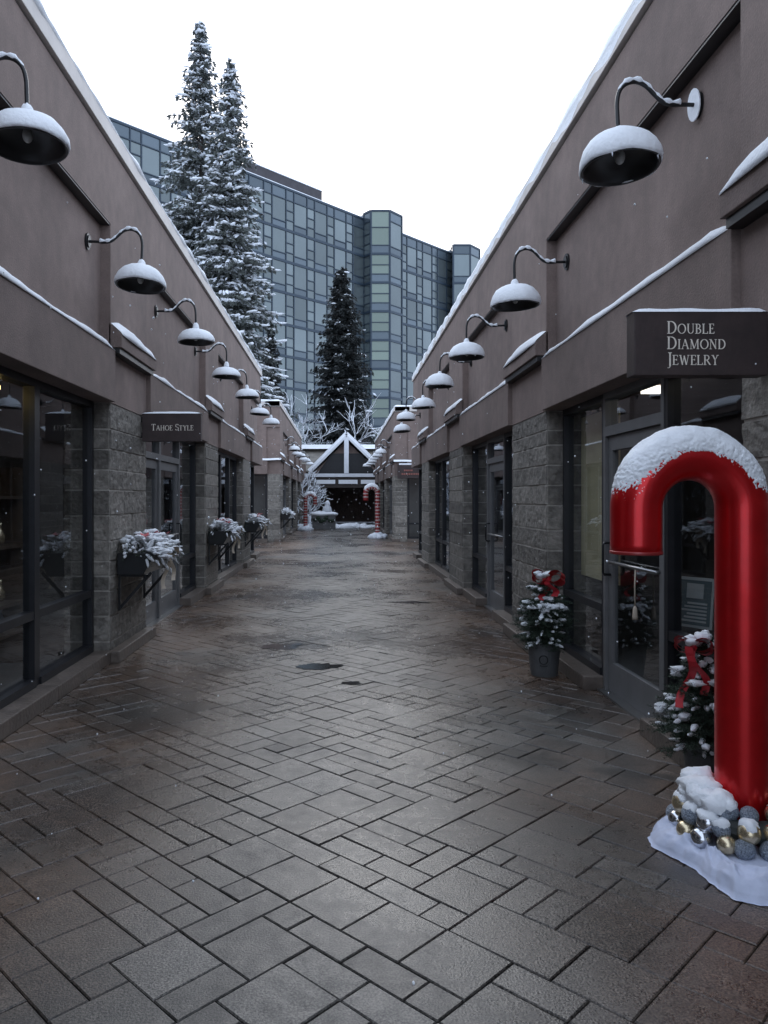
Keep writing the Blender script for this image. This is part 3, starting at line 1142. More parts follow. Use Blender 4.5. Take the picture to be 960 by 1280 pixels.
# ------------------------------------------------------------------ pavilion closing the alley
def pavilion():
    Y = 46.5
    k = Y / F
    zx = lambda y: H + (VY - y) * k
    xx = lambda x: (x - VX) * k
    apex = Vector((xx(433), Y, zx(545)))
    L = Vector((xx(386), Y, zx(592)))
    R = Vector((xx(481), Y, zx(592)))
    root = thing("entrance_pavilion", "gabled pavilion with white timber truss over a dark opening at the alley's end", "building", (apex.x, Y, 0))
    for e in (L, R):
        m = MB()
        m.bar(apex, e, 0.13, 0.2, (0, 1, 0))
        r = m.build("rafter", PAINTW, root, True)
        m = MB()
        d = (e - apex)
        m.bar(apex + Vector((0, 0.06, 0.17)), e + Vector((0, 0.06, 0.17)), 0.22, 0.13, (0, 1, 0))
        m.build("snow", SNOW, r, True)
    m = MB()
    m.box(apex.x - 0.14, apex.x + 0.14, Y - 0.09, Y + 0.09, L.z + 0.02, apex.z - 0.1)
    m.build("king_post", PAINTW, root, True)
    m = MB()
    m.box(L.x - 0.25, R.x + 0.25, Y - 0.11, Y + 0.11, L.z - 0.2, L.z)
    m.build("tie_beam", PAINTW, root, True)
    m = MB()
    for i in range(3):
        x0 = L.x + 0.45 + i * 1.35
        m.box(x0, x0 + 1.15, Y - 0.06, Y + 0.3, L.z - 0.62, L.z - 0.38)
    m.build("snow", SNOW, root, True)
    m = MB()
    m.box(L.x - 0.3, R.x + 0.3, Y + 0.02, Y + 0.2, L.z - 0.85, L.z - 0.27)
    m.build("header_beam", TIMBER, root, True)
    for x in (L.x - 0.05, R.x + 0.05):
        m = MB()
        m.box(x - 0.15, x + 0.15, Y - 0.1, Y + 0.2, 0, L.z - 0.27)
        m.build("post", TIMBER, root, True)
    # tympanum wall, deep hall, main roof
    m = MB()
    m.add([(L.x + 0.2, Y + 0.5, L.z), (R.x - 0.2, Y + 0.5, L.z), (apex.x, Y + 0.5, apex.z - 0.25)], [(0, 1, 2)])
    m.box(L.x - 2.5, L.x - 0.2, Y + 0.4, Y + 0.7, 0, L.z + 0.6)
    m.box(R.x + 0.2, R.x + 2.5, Y + 0.4, Y + 0.7, 0, L.z + 0.6)
    m.box(L.x - 2.5, R.x + 2.5, Y + 7.5, Y + 7.7, 0, L.z + 1.0)
    m.box(L.x - 0.3, L.x - 0.2, Y + 0.7, Y + 7.5, 0, L.z)
    m.box(R.x + 0.2, R.x + 0.3, Y + 0.7, Y + 7.5, 0, L.z)
    m.build("wall", STUCCO, root, True)
    m = MB()
    m.add([(L.x + 0.5, Y + 0.49, L.z + 0.02), (R.x - 0.5, Y + 0.49, L.z + 0.02), (apex.x + 0.9, Y + 0.49, L.z + 1.25), (apex.x - 0.9, Y + 0.49, L.z + 1.25)], [(0, 1, 2, 3)])
    m.build("gable_window", FRAME, root, True)
    m = MB()
    m.box(L.x - 0.2, R.x + 0.2, Y + 0.5, Y + 7.5, L.z - 0.3, L.z - 0.2)
    m.build("hall_ceiling", TIMBER, root, True)
    m = MB()
    zr0, zr1 = zx(589), zx(552)
    m.profile_x([(Y + 0.6, zr0 - 0.15), (Y + 0.5, zr0), (Y + 4.5, zr1), (Y + 8.5, zr0), (Y + 8.4, zr0 - 0.15)], L.x - 2.8, R.x + 2.8)
    rf = m.build("roof", ROOFM, root, True)
    m = MB()
    m.profile_x([(Y + 3.3, zr1 - 0.22), (Y + 3.6, zr1 - 0.02), (Y + 4.5, zr1 + 0.14), (Y + 8.3, zr0 + 0.16), (Y + 8.3, zr0 + 0.02), (Y + 4.5, zr1 + 0.01)], L.x - 2.7, R.x + 2.7)
    m.build("snow", SNOW, rf, True)
    m = MB()
    A = apex + Vector((0, 0, 0.02))
    vs = []
    for dy in (0.12, 4.4):
        vs += [(L.x, Y + dy, L.z + 0.02), (A.x, Y + dy, A.z), (R.x, Y + dy, R.z + 0.02)]
    m.add(vs, [(0, 1, 4, 3), (1, 2, 5, 4)])
    m.build("gable_roof", TIMBER, root, True)


pavilion()

# ------------------------------------------------------------------ trees
def conifer(name, label, cat_group, loc, h, rmax, seed, needles, snow_amt, base=0.06, droop=0.5, gaps=(), dens=1.0, power=0.85, snow_z=0.0):
    R = random.Random(seed)
    root = thing(name, label, "tree", loc, 0, cat_group)
    tr = MB()
    pts, rad = [], []
    for i in range(13):
        a = i / 12
        pts.append((0.12 * sin(a * 5 + seed) * a, 0.1 * cos(a * 4 + seed) * a, h * a))
        rad.append(0.012 * h * (1 - a) ** 0.8 + 0.02)
    tr.tube(pts, rad, 8)
    fo, sn, fz = MB(), MB(), MB()
    z = h * base
    while z < h * 0.992:
        a = z / h
        prof = rmax * (1 - a) ** power
        nb = max(4, int((6 + 4 * (1 - a)) * dens))
        for k in range(nb):
            az = R.uniform(0, 2 * pi)
            skip = 0
            for (g0, g1, pr) in gaps:
                if g0 < a < g1 and R.random() < pr:
                    skip = 1
            if skip:
                continue
            L = prof * R.uniform(0.6, 1.15) + 0.08
            dz0 = R.uniform(-0.3, 0.3)
            dx, dy = cos(az), sin(az)
            path = []
            ns = max(3, int(L / 0.3))
            for q in range(ns + 1):
                t = q / ns
                path.append(Vector((dx * L * t, dy * L * t, z + dz0 + L * (0.22 * t - droop * t * t + 0.12 * t ** 4))))
            tr.tube([tuple(p) for p in path], [0.03 * (1 - q / (ns + 1)) + 0.008 for q in range(ns + 1)], 4, False)
            side = Vector((-dy, dx, 0))
            for q in range(1, ns + 1):
                t = q / ns
                wv = 0.42 * L * (1 - t) * 0.8 + 0.22 * min(1, 0.25 + 0.45 * prof)
                m = max(7, int(15 * (wv / 0.5) ** 0.8))
                for _ in range(m):
                    c = path[q] + side * R.uniform(-wv, wv) + Vector((0, 0, R.uniform(-0.24, 0.05)))
                    sz = R.uniform(0.09, 0.22)
                    d = (Vector((dx, dy, 0)) * R.uniform(0.2, 1) + side * R.uniform(-1, 1) + Vector((0, 0, R.uniform(-0.9, 0.1)))).normalized()
                    u = d.cross(Vector((R.uniform(-1, 1), R.uniform(-1, 1), 1))).normalized()
                    tgt = fo
                    if c.z > path[q].z - 0.09 and R.random() < snow_amt * 0.5:
                        tgt = fz
                        c.z += 0.05
                    n0 = len(tgt.v)
                    tgt.v += [tuple(c - d * sz), tuple(c + u * sz * 0.42), tuple(c + d * sz * 1.1), tuple(c - u * sz * 0.42)]
                    tgt.f.append((n0, n0 + 1, n0 + 2, n0 + 3))
                amt = snow_amt * 0.6
                if R.random() < amt:
                    c = path[q] + side * R.uniform(-wv, wv) * 0.6 + Vector((0, 0, 0.05))
                    rr = R.uniform(0.10, 0.27) * (0.7 + 0.6 * (1 - a))
                    sn.blob(tuple(c), (rr * R.uniform(1.2, 2.3), rr * R.uniform(0.4, 0.7), rr * 0.3), R.uniform(0, 50), 0.6, 7, 5, az + R.gauss(0, 0.4), freq=2.0)
        z += R.uniform(0.20, 0.34) * (0.75 + 0.6 * (1 - a)) / dens ** 0.3
    t = tr.build("trunk", BARK, root, smooth=True, normals=False)
    fo.build("crown", needles, root, normals=False)
    if fz.v:
        tag(fz.build("frosting", SNOWICE, root, normals=False), kind="stuff")
    if sn.v:
        tag(sn.build("snow", SNOW, root, smooth=True, normals=False), kind="stuff")
    return root


def at(px, Y):
    return (px - VX) * Y / F


def topz(py, Y):
    return H + (VY - py) * Y / F


conifer("spruce_tree", "tallest snowy spruce above the shop roof, its thin top seen against the sky", "snowy spruces behind the shop roof", (at(250, 50), 50, 0), topz(22, 50), 7.0, 3, NEEDLEP, 0.75, base=0.22, droop=0.42, gaps=((0.62, 0.80, 0.55), (0.8, 0.98, 0.25)), dens=1.0, power=0.9)
conifer("spruce_tree", "shorter snow laden spruce on the right of the tallest one", "snowy spruces behind the shop roof", (at(286, 47.5), 47.5, 0), topz(76, 47.5), 4.0, 8, NEEDLEP, 0.9, base=0.22, droop=0.46, gaps=((0.78, 0.98, 0.25),), dens=0.95, power=0.62)
conifer("spruce_tree", "small dark spruce at the foot of the glass tower beside the left roof", "snowy spruces behind the shop roof", (at(338, 60), 60, 0), topz(405, 60), 2.6, 21, NEEDLED, 0.10, base=0.1, droop=0.35)
conifer("spruce_tree", "dark nearly bare of snow spruce standing alone behind the white gable", None, (at(427, 60), 60, 0), topz(336, 60), 3.4, 5, NEEDLED, 0.09, base=0.10, droop=0.32, gaps=((0.36, 0.44, 0.72),), dens=1.35, power=0.6)


def bare_tree(label, loc, h, seed, spread=1.0, lean=(0, 0), group="frosted bare trees"):
    R = random.Random(seed)
    root = thing("frosted_tree", label, "tree", loc, 0, group)
    mt, mb = MB(), MB()

    def grow(p, d, L, r, depth, mb_):
        n = 4
        pts, rs = [Vector(p)], [r]
        dd = Vector(d)
        for i in range(n):
            dd = (dd + Vector((R.gauss(0, 0.16), R.gauss(0, 0.16), R.gauss(0.0, 0.12)))).normalized()
            pts.append(pts[-1] + dd * L / n)
            rs.append(r * (1 - 0.5 * (i + 1) / n))
        mb_.tube([tuple(q) for q in pts], rs, 5 if depth > 2 else 4, False)
        if depth == 0:
            return
        for k in range(R.choice([3, 3, 4])):
            i = R.choice([2, 3, 4, 4])
            nd = (dd + Vector((R.gauss(0, 0.6) * spread, R.gauss(0, 0.6) * spread, R.gauss(0.02, 0.4)))).normalized()
            grow(pts[i], nd, L * R.uniform(0.55, 0.8), max(0.024, rs[i] * 0.74), depth - 1, mb)
    for k in range(3):
        grow((R.gauss(0, 0.1), R.gauss(0, 0.1), 0), Vector((R.gauss(lean[0], 0.35), R.gauss(lean[1], 0.3), 1.0)).normalized(), h * 0.36, 0.10, 4, mt)
    mt.build("trunk", TWIG, root, smooth=True, normals=False)
    mb.build("branch", TWIG, root, smooth=True, normals=False)
    return root


bare_tree("frosted bare tree with pale twigs in front of the dark spruce, on its left", (at(381, 57), 57, 0), 12.5, 2, 0.9, (0.1, 0))
bare_tree("frosted bare tree low beside the far left coping", (at(378, 56), 56, 0), 9.0, 7, 1.2)
bare_tree("frosted bare tree right of the dark spruce by the far right coping", (at(500, 66), 66, 0), 11.0, 12, 0.9)
bare_tree("frosted bushy tree drooping beside the left post of the gable", (at(384, 43.2), 43.2, 0), 3.4, 31, 0.7, (0.05, 0))

# ------------------------------------------------------------------ barn lamps
def make_lamp():
    root = thing("wall_lamp", "", "lamp", (0, 0, 0), 0, "black gooseneck barn lamps along the shop walls")
    m = MB()
    n = 20
    for x0, x1, r in ((0.0, 0.018, 0.062), (0.018, 0.03, 0.045)):
        vs = [(x, r * cos(2 * pi * k / n), r * 1.25 * sin(2 * pi * k / n)) for x in (x0, x1) for k in range(n)]
        m.add(vs, [tuple(range(n)), tuple(range(2 * n - 1, n - 1, -1))] + [(k, (k + 1) % n, n + (k + 1) % n, n + k) for k in range(n)])
    m.build("wall_plate", BLACKM, root)
    ctrl = [(0.02, 0), (0.10, 0.0), (0.17, -0.005), (0.23, 0.01), (0.28, 0.055), (0.33, 0.105), (0.39, 0.128), (0.45, 0.115), (0.495, 0.07), (0.515, 0.0), (0.518, -0.09), (0.518, -0.185)]
    pts = []
    for i in range(len(ctrl) - 1):
        p0, p1, p2, p3 = [ctrl[max(0, min(len(ctrl) - 1, i + q))] for q in (-1, 0, 1, 2)]
        for t in (0, 0.33, 0.66):
            f = lambda a, b, c, d: 0.5 * (2 * b + (c - a) * t + (2 * a - 5 * b + 4 * c - d) * t * t + (3 * b - a - 3 * c + d) * t ** 3)
            pts.append((f(p0[0], p1[0], p2[0], p3[0]), 0, f(p0[1], p1[1], p2[1], p3[1])))
    pts.append((ctrl[-1][0], 0, ctrl[-1][1]))
    m = MB()
    m.tube(pts, 0.0125, 10)
    arm = m.build("arm", BLACKM, root, smooth=True)
    # snow riding on the upper side of the arm
    sp, sr = [], []
    for i in range(1, len(pts) - 1):
        a, b = Vector(pts[i - 1]), Vector(pts[i + 1])
        d = (b - a).normalized()
        fl = max(0.0, abs(d.x) - 0.25) / 0.75
        if 0.10 < pts[i][0] < 0.505 and fl > 0.02:
            sp.append((pts[i][0], 0, pts[i][2] + 0.010 + 0.004 * fl))
            sr.append(0.004 + 0.017 * fl * (0.8 + 0.4 * sin(i * 1.9)))
    m = MB()
    m.tube(sp, sr, 8)
    m.build("snow", SNOW, arm, smooth=True)
    c = (0.518, 0, 0)
    m = MB()
    m.lathe([(0.014, -0.175), (0.026, -0.18), (0.034, -0.20), (0.036, -0.262), (0.042, -0.272), (0.042, -0.285)], c, 18)
    soc = m.build("socket", BLACKM, root, smooth=True)
    m = MB()
    m.lathe([(0.012, -0.155), (0.022, -0.158), (0.034, -0.178), (0.041, -0.208), (0.044, -0.236), (0.036, -0.242)], c, 18, jit=0.12, seed=3)
    m.build("snow", SNOW, soc, smooth=True)
    m = MB()
    out = [(0.038, -0.280), (0.08, -0.288), (0.13, -0.303), (0.170, -0.325), (0.198, -0.355), (0.211, -0.385), (0.222, -0.403), (0.222, -0.410)]
    inn = [(r - 0.008, z - 0.006) for r, z in reversed(out[:-2])]
    m.lathe(out + [(0.212, -0.408)] + inn + [(0.0, -0.290)], c, 40)
    sh = m.build("shade", BLACKM, root, smooth=True)
    m = MB()
    m.blob((c[0], 0, -0.338), (0.03, 0.03, 0.045), 1, 0.0, 12, 8)
    m.build("bulb", BULB, sh, smooth=True)
    m = MB()
    pr = [(0.0, 0.152), (0.030, 0.151), (0.075, 0.147), (0.125, 0.134), (0.172, 0.110), (0.206, 0.074), (0.226, 0.035), (0.231, 0.004), (0.226, -0.014), (0.214, -0.012), (0.205, 0.03), (0.17, 0.072), (0.0, 0.115)]
    m.lathe(pr, (0, 0, 0), 40, jit=0.06, seed=7)
    so_ = m.build("snow", SNOW, sh, smooth=True)
    so_.location = (c[0], 0, -0.388)
    return root


proto = make_lamp()
ORD = ["first", "second", "third", "fourth", "fifth", "sixth", "seventh"]
n_l = 0
lamp_list = []
for i in range(7):
    lamp_list.append((-1, 4.47 + 2.65 * i, 4.04 if i == 0 else 3.99, "snow capped barn lamp, %s from the near end of the left wall" % ORD[i]))
for i in range(7):
    lamp_list.append((1, 4.6 + 2.65 * i, 3.96 if i == 0 else 3.84, "snow capped barn lamp with white frosted wall plate above the jewelry sign" if i == 0 else "snow capped barn lamp, %s from the near end of the right wall" % ORD[i]))
for i in range(6):
    lamp_list.append((-1, 30.6 + 2.6 * i, 3.95, "tiny snowy barn lamp on the far left row, %s beyond the gap" % ORD[i]))
for i in range(6):
    lamp_list.append((1, 30.8 + 2.6 * i, 3.85, "tiny snowy barn lamp on the far right row, %s beyond the gap" % ORD[i]))
RL = random.Random(5)


def wall_v(s, y, z):
    """depth of the wall face behind the band at this spot (recess or pilaster)"""
    pil = (LP1 if s < 0 else RP1) if y < 25 else P2
    for p0, p1 in pil:
        if p0 - 0.05 < y < p1 + 0.05:
            return 0.0
    return -0.10


for i, (s, y, z, lab) in enumerate(lamp_list):
    o = proto if i == 0 else copy_tree(proto)
    o["label"] = lab
    v = wall_v(s, y, z)
    o.location = (s * (SIDE[s]["X"] - v), y, z)
    o.rotation_euler = (RL.gauss(0, 0.03), RL.gauss(0, 0.03), (pi if s > 0 else 0) + RL.gauss(0, 0.05))
    for ch in o.children:
        for sb in ch.children:
            if ch.name.startswith("shade") and sb.name.startswith("snow"):
                sb.scale = (1, 1, RL.uniform(0.85, 1.15) if s < 0 else RL.uniform(1.1, 1.38))
                sb.rotation_euler = (0, 0, RL.uniform(0, 6))
    if i == 7:
        shd = [c for c in o.children if c.name.startswith("shade")][0]
        for q in range(3):
            an = RL.uniform(0, 6.28)
            m = MB()
            L_ = RL.uniform(0.02, 0.05)
            cx_, cy_ = 0.518 + 0.219 * cos(an), 0.219 * sin(an)
            m.tube([(cx_, cy_, -0.40), (cx_ + 0.001, cy_, -0.41 - L_ * 0.5), (cx_, cy_, -0.41 - L_)], [0.006, 0.0035, 0.0008], 6)
            m.build("icicle", SNOWICE, shd, smooth=True)
    if s > 0 and i == 7:
        m = MB()
        n = 18
        vs = [(x, 0.064 * cos(2 * pi * k / n), 0.098 * sin(2 * pi * k / n)) for x in (0.029, 0.036) for k in range(n)]
        m.add(vs, [tuple(range(n)), tuple(range(2 * n - 1, n - 1, -1))] + [(k, (k + 1) % n, n + (k + 1) % n, n + k) for k in range(n)])
        pl = [c for c in o.children if c.name.startswith("wall_plate")][0]
        m.build("snow", SNOW, pl)

# ------------------------------------------------------------------ hanging signs
GL = {  # strokes on a 1-high cap grid: ('l',x0,y0,x1,y1,w) line, ('a',cx,cy,rx,ry,a0,a1,w) arc
    'D': (0.78, [('l', .14, 0, .14, 1, .11), ('l', 0, .02, .34, .02, .045), ('l', 0, .98, .34, .98, .045), ('a', .30, .5, .40, .48, -90, 90, .10)]),
    'O': (0.86, [('a', .43, .5, .37, .48, 0, 360, .095)]),
    'U': (0.80, [('l', .15, .3, .15, 1, .11), ('l', .65, .3, .65, 1, .055), ('a', .40, .32, .25, .30, 180, 360, .08), ('l', .02, .98, .28, .98, .045), ('l', .53, .98, .77, .98, .045)]),
    'B': (0.66, [('l', .14, 0, .14, 1, .11), ('l', 0, .02, .3, .02, .045), ('l', 0, .98, .3, .98, .045), ('l', .14, .53, .3, .53, .045), ('a', .28, .76, .22, .22, -90, 90, .085), ('a', .28, .27, .28, .25, -90, 90, .09)]),
    'L': (0.62, [('l', .14, 0, .14, 1, .11), ('l', 0, .02, .55, .02, .045), ('l', 0, .98, .28, .98, .045), ('l', .54, 0, .57, .22, .05)]),
    'E': (0.62, [('l', .14, 0, .14, 1, .11), ('l', 0, .02, .55, .02, .045), ('l', 0, .98, .52, .98, .045), ('l', .14, .52, .42, .52, .045), ('l', .54, 0, .57, .2, .05), ('l', .51, .8, .51, 1, .05), ('l', .42, .42, .42, .62, .04)]),
    'I': (0.34, [('l', .16, 0, .16, 1, .11), ('l', .02, .02, .30, .02, .045), ('l', .02, .98, .30, .98, .045)]),
    'A': (0.80, [('l', .10, 0, .40, 1, .05), ('l', .38, 1, .70, 0, .11), ('l', .22, .34, .58, .34, .045), ('l', 0, .02, .22, .02, .045), ('l', .56, .02, .82, .02, .045)]),
    'M': (0.98, [('l', .14, 0, .17, 1, .05), ('l', .17, 1, .47, .06, .11), ('l', .47, .06, .80, 1, .05), ('l', .82, 1, .84, 0, .11), ('l', .02, .02, .28, .02, .045), ('l', .70, .02, .97, .02, .045), ('l', .04, .98, .2, .98, .045), ('l', .78, .98, .94, .98, .045)]),
    'N': (0.84, [('l', .14, 0, .14, 1, .05), ('l', .14, 1, .68, .02, .11), ('l', .68, 0, .68, 1, .05), ('l', .02, .02, .28, .02, .045), ('l', .0, .98, .18, .98, .045), ('l', .56, .98, .80, .98, .045)]),
    'J': (0.40, [('l', .24, -.08, .24, 1, .11), ('l', .08, .98, .38, .98, .045), ('a', .08, -.08, .16, .16, -110, 0, .06)]),
    'W': (1.08, [('l', .12, 1, .34, 0, .11), ('l', .34, 0, .54, .9, .05), ('l', .52, .95, .76, 0, .11), ('l', .76, 0, .96, 1, .05), ('l', 0, .98, .25, .98, .045), ('l', .84, .98, 1.07, .98, .045)]),
    'R': (0.74, [('l', .14, 0, .14, 1, .11), ('l', 0, .02, .28, .02, .045), ('l', 0, .98, .32, .98, .045), ('a', .30, .74, .24, .24, -90, 90, .09), ('l', .14, .50, .32, .50, .045), ('l', .32, .50, .64, .02, .10), ('l', .58, .02, .74, .02, .045)]),
    'Y': (0.76, [('l', .12, 1, .38, .48, .11), ('l', .64, 1, .38, .48, .05), ('l', .38, 0, .38, .5, .11), ('l', .24, .02, .52, .02, .045), ('l', 0, .98, .26, .98, .045), ('l', .52, .98, .76, .98, .045)]),
    'T': (0.70, [('l', .34, 0, .34, 1, .11), ('l', .03, .97, .65, .97, .05), ('l', .2, .02, .48, .02, .045), ('l', .05, .80, .05, 1, .045), ('l', .63, .80, .63, 1, .045)]),
    'H': (0.84, [('l', .15, 0, .15, 1, .11), ('l', .67, 0, .67, 1, .11), ('l', .15, .51, .67, .51, .045), ('l', .02, .02, .28, .02, .045), ('l', .54, .02, .80, .02, .045), ('l', .02, .98, .28, .98, .045), ('l', .54, .98, .80, .98, .045)]),
    'S': (0.58, [('a', .28, .74, .20, .23, 20, 270, .08), ('a', .28, .27, .22, .24, -160, 90, .085), ('l', .46, .78, .48, .98, .045), ('l', .07, .02, .07, .22, .045)]),
}


def lettering(mb, text, x, z, y, cap, small, boldf=1.0):
    """serif capitals facing -y; first letter of each word large, the rest small"""
    first = True
    e = 0
    for ch in text:
        if ch == ' ':
            x += cap * 0.35
            first = True
            continue
        wdt, strokes = GL[ch]
        k = cap if first else small
        for st in strokes:
            e = (e + 1) % 12
            yy = y - e * 0.00022
            if st[0] == 'l':
                a, b, w_ = Vector((st[1], st[2])), Vector((st[3], st[4])), st[5] * boldf
                d = (b - a).normalized()
                p = Vector((-d.y, d.x)) * w_ / 2
                q = [a - p, b - p, b + p, a + p]
                mb.add([(x + v.x * k, yy, z + v.y * k) for v in q], [(0, 1, 2, 3)])
            else:
                _, cx, cy, rx, ry, a0, a1, w_ = st
                n = max(6, int(abs(a1 - a0) / 18))
                vs = []
                for i in range(n + 1):
                    t = radians(a0 + (a1 - a0) * i / n)
                    ww = w_ * boldf * (0.5 + 0.6 * abs(cos(t)))
                    for sg in (-1, 1):
                        vs.append((x + (cx + (rx + sg * ww / 2) * cos(t)) * k, yy, z + (cy + (ry + sg * ww / 2) * sin(t)) * k))
                mb.add(vs, [(2 * i, 2 * i + 1, 2 * i + 3, 2 * i + 2) for i in range(n)])
        x += wdt * k * 1.08
        first = False
    return x


def blade_sign(label, s, y, x0, x1, z0, z1, lines, group="brown blade signs hanging from the shops", letmat=None):
    root = thing("hanging_sign", label, "sign", ((x0 + x1) / 2, y, z0), 0, group)
    m = MB()
    m.box(x0, x1, y - 0.05, y + 0.05, z0, z1)
    bd = m.build("board", SIGNM, root, True, bevel=0.004)
    m = MB()
    for text, lx, lz, cap, small in lines:
        lettering(m, text, lx, lz, y - 0.0525, cap, small, 1.25)
    if m.v:
        m.build("lettering", letmat or LETTER, bd, True, normals=False)
    m = MB()
    n = 16

    def fn(a, b):
        x = x0 - 0.005 + (x1 - x0 + 0.01) * a
        e = min(1, sqrt(min(a, 1 - a) * 12 + 0.05))
        return (x, y - 0.055 + 0.11 * b, z1 - 0.004 + (0.022 + 0.012 * noise.noise((x * 6, y, 0))) * e * min(1, 6 * b * (1 - b) + 0.001))
    m.sheet(fn, n, 6)
    m.build("snow", SNOW, root, True, smooth=True, normals=False)
    m = MB()
    wallx = s * (SIDE[s]["X"] + 0.01)
    inner = x0 if s < 0 else x1
    m.box(min(wallx, inner), max(wallx, inner) + 0.001, y - 0.02, y + 0.02, z1 - 0.10, z1 - 0.04)
    m.box(min(wallx, inner), max(wallx, inner) + 0.001, y - 0.02, y + 0.02, z0 + 0.04, z0 + 0.10)
    m.build("bracket", BLACKM, root, True)
    return root


Ys = 3.7
k = Ys / F
sx0, sx1 = (788 - VX) * k, 2.035
z0s, z1s = H + (VY - 471) * k, H + (VY - 392) * k
blade_sign("dark brown hanging sign reading Double Diamond Jewelry above the red candy cane", 1, Ys, sx0, sx1, z0s, z1s,
           [("DOUBLE", (828 - VX) * k, H + (VY - 420) * k, 0.059, 0.0465),
            ("DIAMOND", (828 - VX) * k, H + (VY - 439) * k, 0.059, 0.0465),
            ("JEWELRY", (828 - VX) * k, H + (VY - 458.5) * k, 0.059, 0.0465)])
Ys = 8.72
k = Ys / F
blade_sign("dark brown hanging sign reading Tahoe Style beside the first left doorway", -1, Ys, -2.235, (252 - VX) * k, H + (VY - 552) * k, H + (VY - 517) * k,
           [("TAHOE STYLE", (190.5 - VX) * k, H + (VY - 538.5) * k, 0.072, 0.0565)])
Ys = 28.4
k = Ys / F
r3 = thing("wall_sign", "small dark sign with faded red lettering on the far right row's end wall", "sign", ((512 - VX) * k, Ys, 2.4))
m = MB()
m.box((497 - VX) * k, (527 - VX) * k, Ys, Ys + 0.12, H + (VY - 598) * k, H + (VY - 581) * k)
m.build("board", SIGNM, r3, True, bevel=0.01)
m = MB()
RR = random.Random(2)
for row, (a, b) in enumerate(((505, 515), (502, 523))):
    x = (a - VX) * k
    while x < (b - VX) * k:
        wq = RR.uniform(0.03, 0.06)
        zc = H + (VY - (588 + row * 4.5)) * k
        m.box(x, x + wq, Ys - 0.012, Ys - 0.002, zc - 0.03, zc + 0.03)
        x += wq + 0.02
m.build("lettering", REDLETTER, r3, True)
m = MB()
m.box((499 - VX) * k, (525 - VX) * k, Ys + 0.02, Ys + 0.10, H + (VY - 581) * k, H + (VY - 580) * k + 0.03)
m.build("snow", SNOW, r3, True)
m = MB()
m.box((505 - VX) * k, (508 - VX) * k, Ys + 0.12, 28.63, 2.5, 2.6)
m.box((516 - VX) * k, (519 - VX) * k, Ys + 0.12, 28.63, 2.5, 2.6)
m.build("bracket", BLACKM, r3, True)

# ------------------------------------------------------------------ candy canes
def cane_path(R, Hc, hook, arc_n=40):
    """leg at x=0, crook towards -x; returns points"""
    pts = [(0, 0, Hc * i / 14) for i in range(14)]
    for i in range(arc_n + 1):
        a = pi * i / arc_n
        pts.append((-R + R * cos(a), 0, Hc + R * sin(a)))
    for i in range(1, 6):
        pts.append((-2 * R, 0, Hc - hook * i / 5))
    return pts


def snow_on_cane(m, R, r, Hc, a0, a1, thick, seed, hook=0.0):
    """snow draped over the outside of the crook; sinks under the skin where it thins out"""
    NU, NV = 260, 130

    def fn(u, v):
        a = a0 + (a1 - a0) * u
        ph = -pi + 2 * pi * v              # 0 = outward
        if a > pi:
            c = Vector((-2 * R, 0, Hc - (a - pi) * R))
            out = Vector((-1, 0, 0))
        elif a < 0:
            c = Vector((0, 0, Hc + a * R))
            out = Vector((1, 0, 0))
        else:
            c = Vector((-R + R * cos(a), 0, Hc + R * sin(a)))
            out = Vector((cos(a), 0, sin(a)))
        d = out * cos(ph) + Vector((0, 1, 0)) * sin(ph)
        lim = 1.02 + 0.14 * noise.noise((a * 2.5, seed, 1.0)) + 0.10 * noise.noise((a * 13, ph * 4, seed))
        up = d.z
        e = min(1.0, (u) * 5.5, (1 - u) * 4.0)
        t = thick * (up - 0.12 + 0.10 * noise.noise((a * 4, ph * 3, seed + 5))) / 0.88
        t = min(t, thick) * (1 if t > 0 else 2)
        t = t * (0.85 + 0.35 * noise.noise((a * 5, ph * 2.2, seed)))
        edge = (0.5 - u) if False else 0
        t -= thick * 0.42 * max(0, 1 - e) ** 1.2
        eg = 1.0 if t < 0.012 else 0.3
        t += eg * (0.006 * noise.noise((a * 21, ph * 13, seed + 9)) + 0.0055 * noise.noise((a * 55, ph * 34, seed)))
        if abs(ph) > 1.9:
            t = -0.02
        return c + d * (r + max(-0.02, t))
    m.sheet(fn, NU, NV, wrap_v=True)


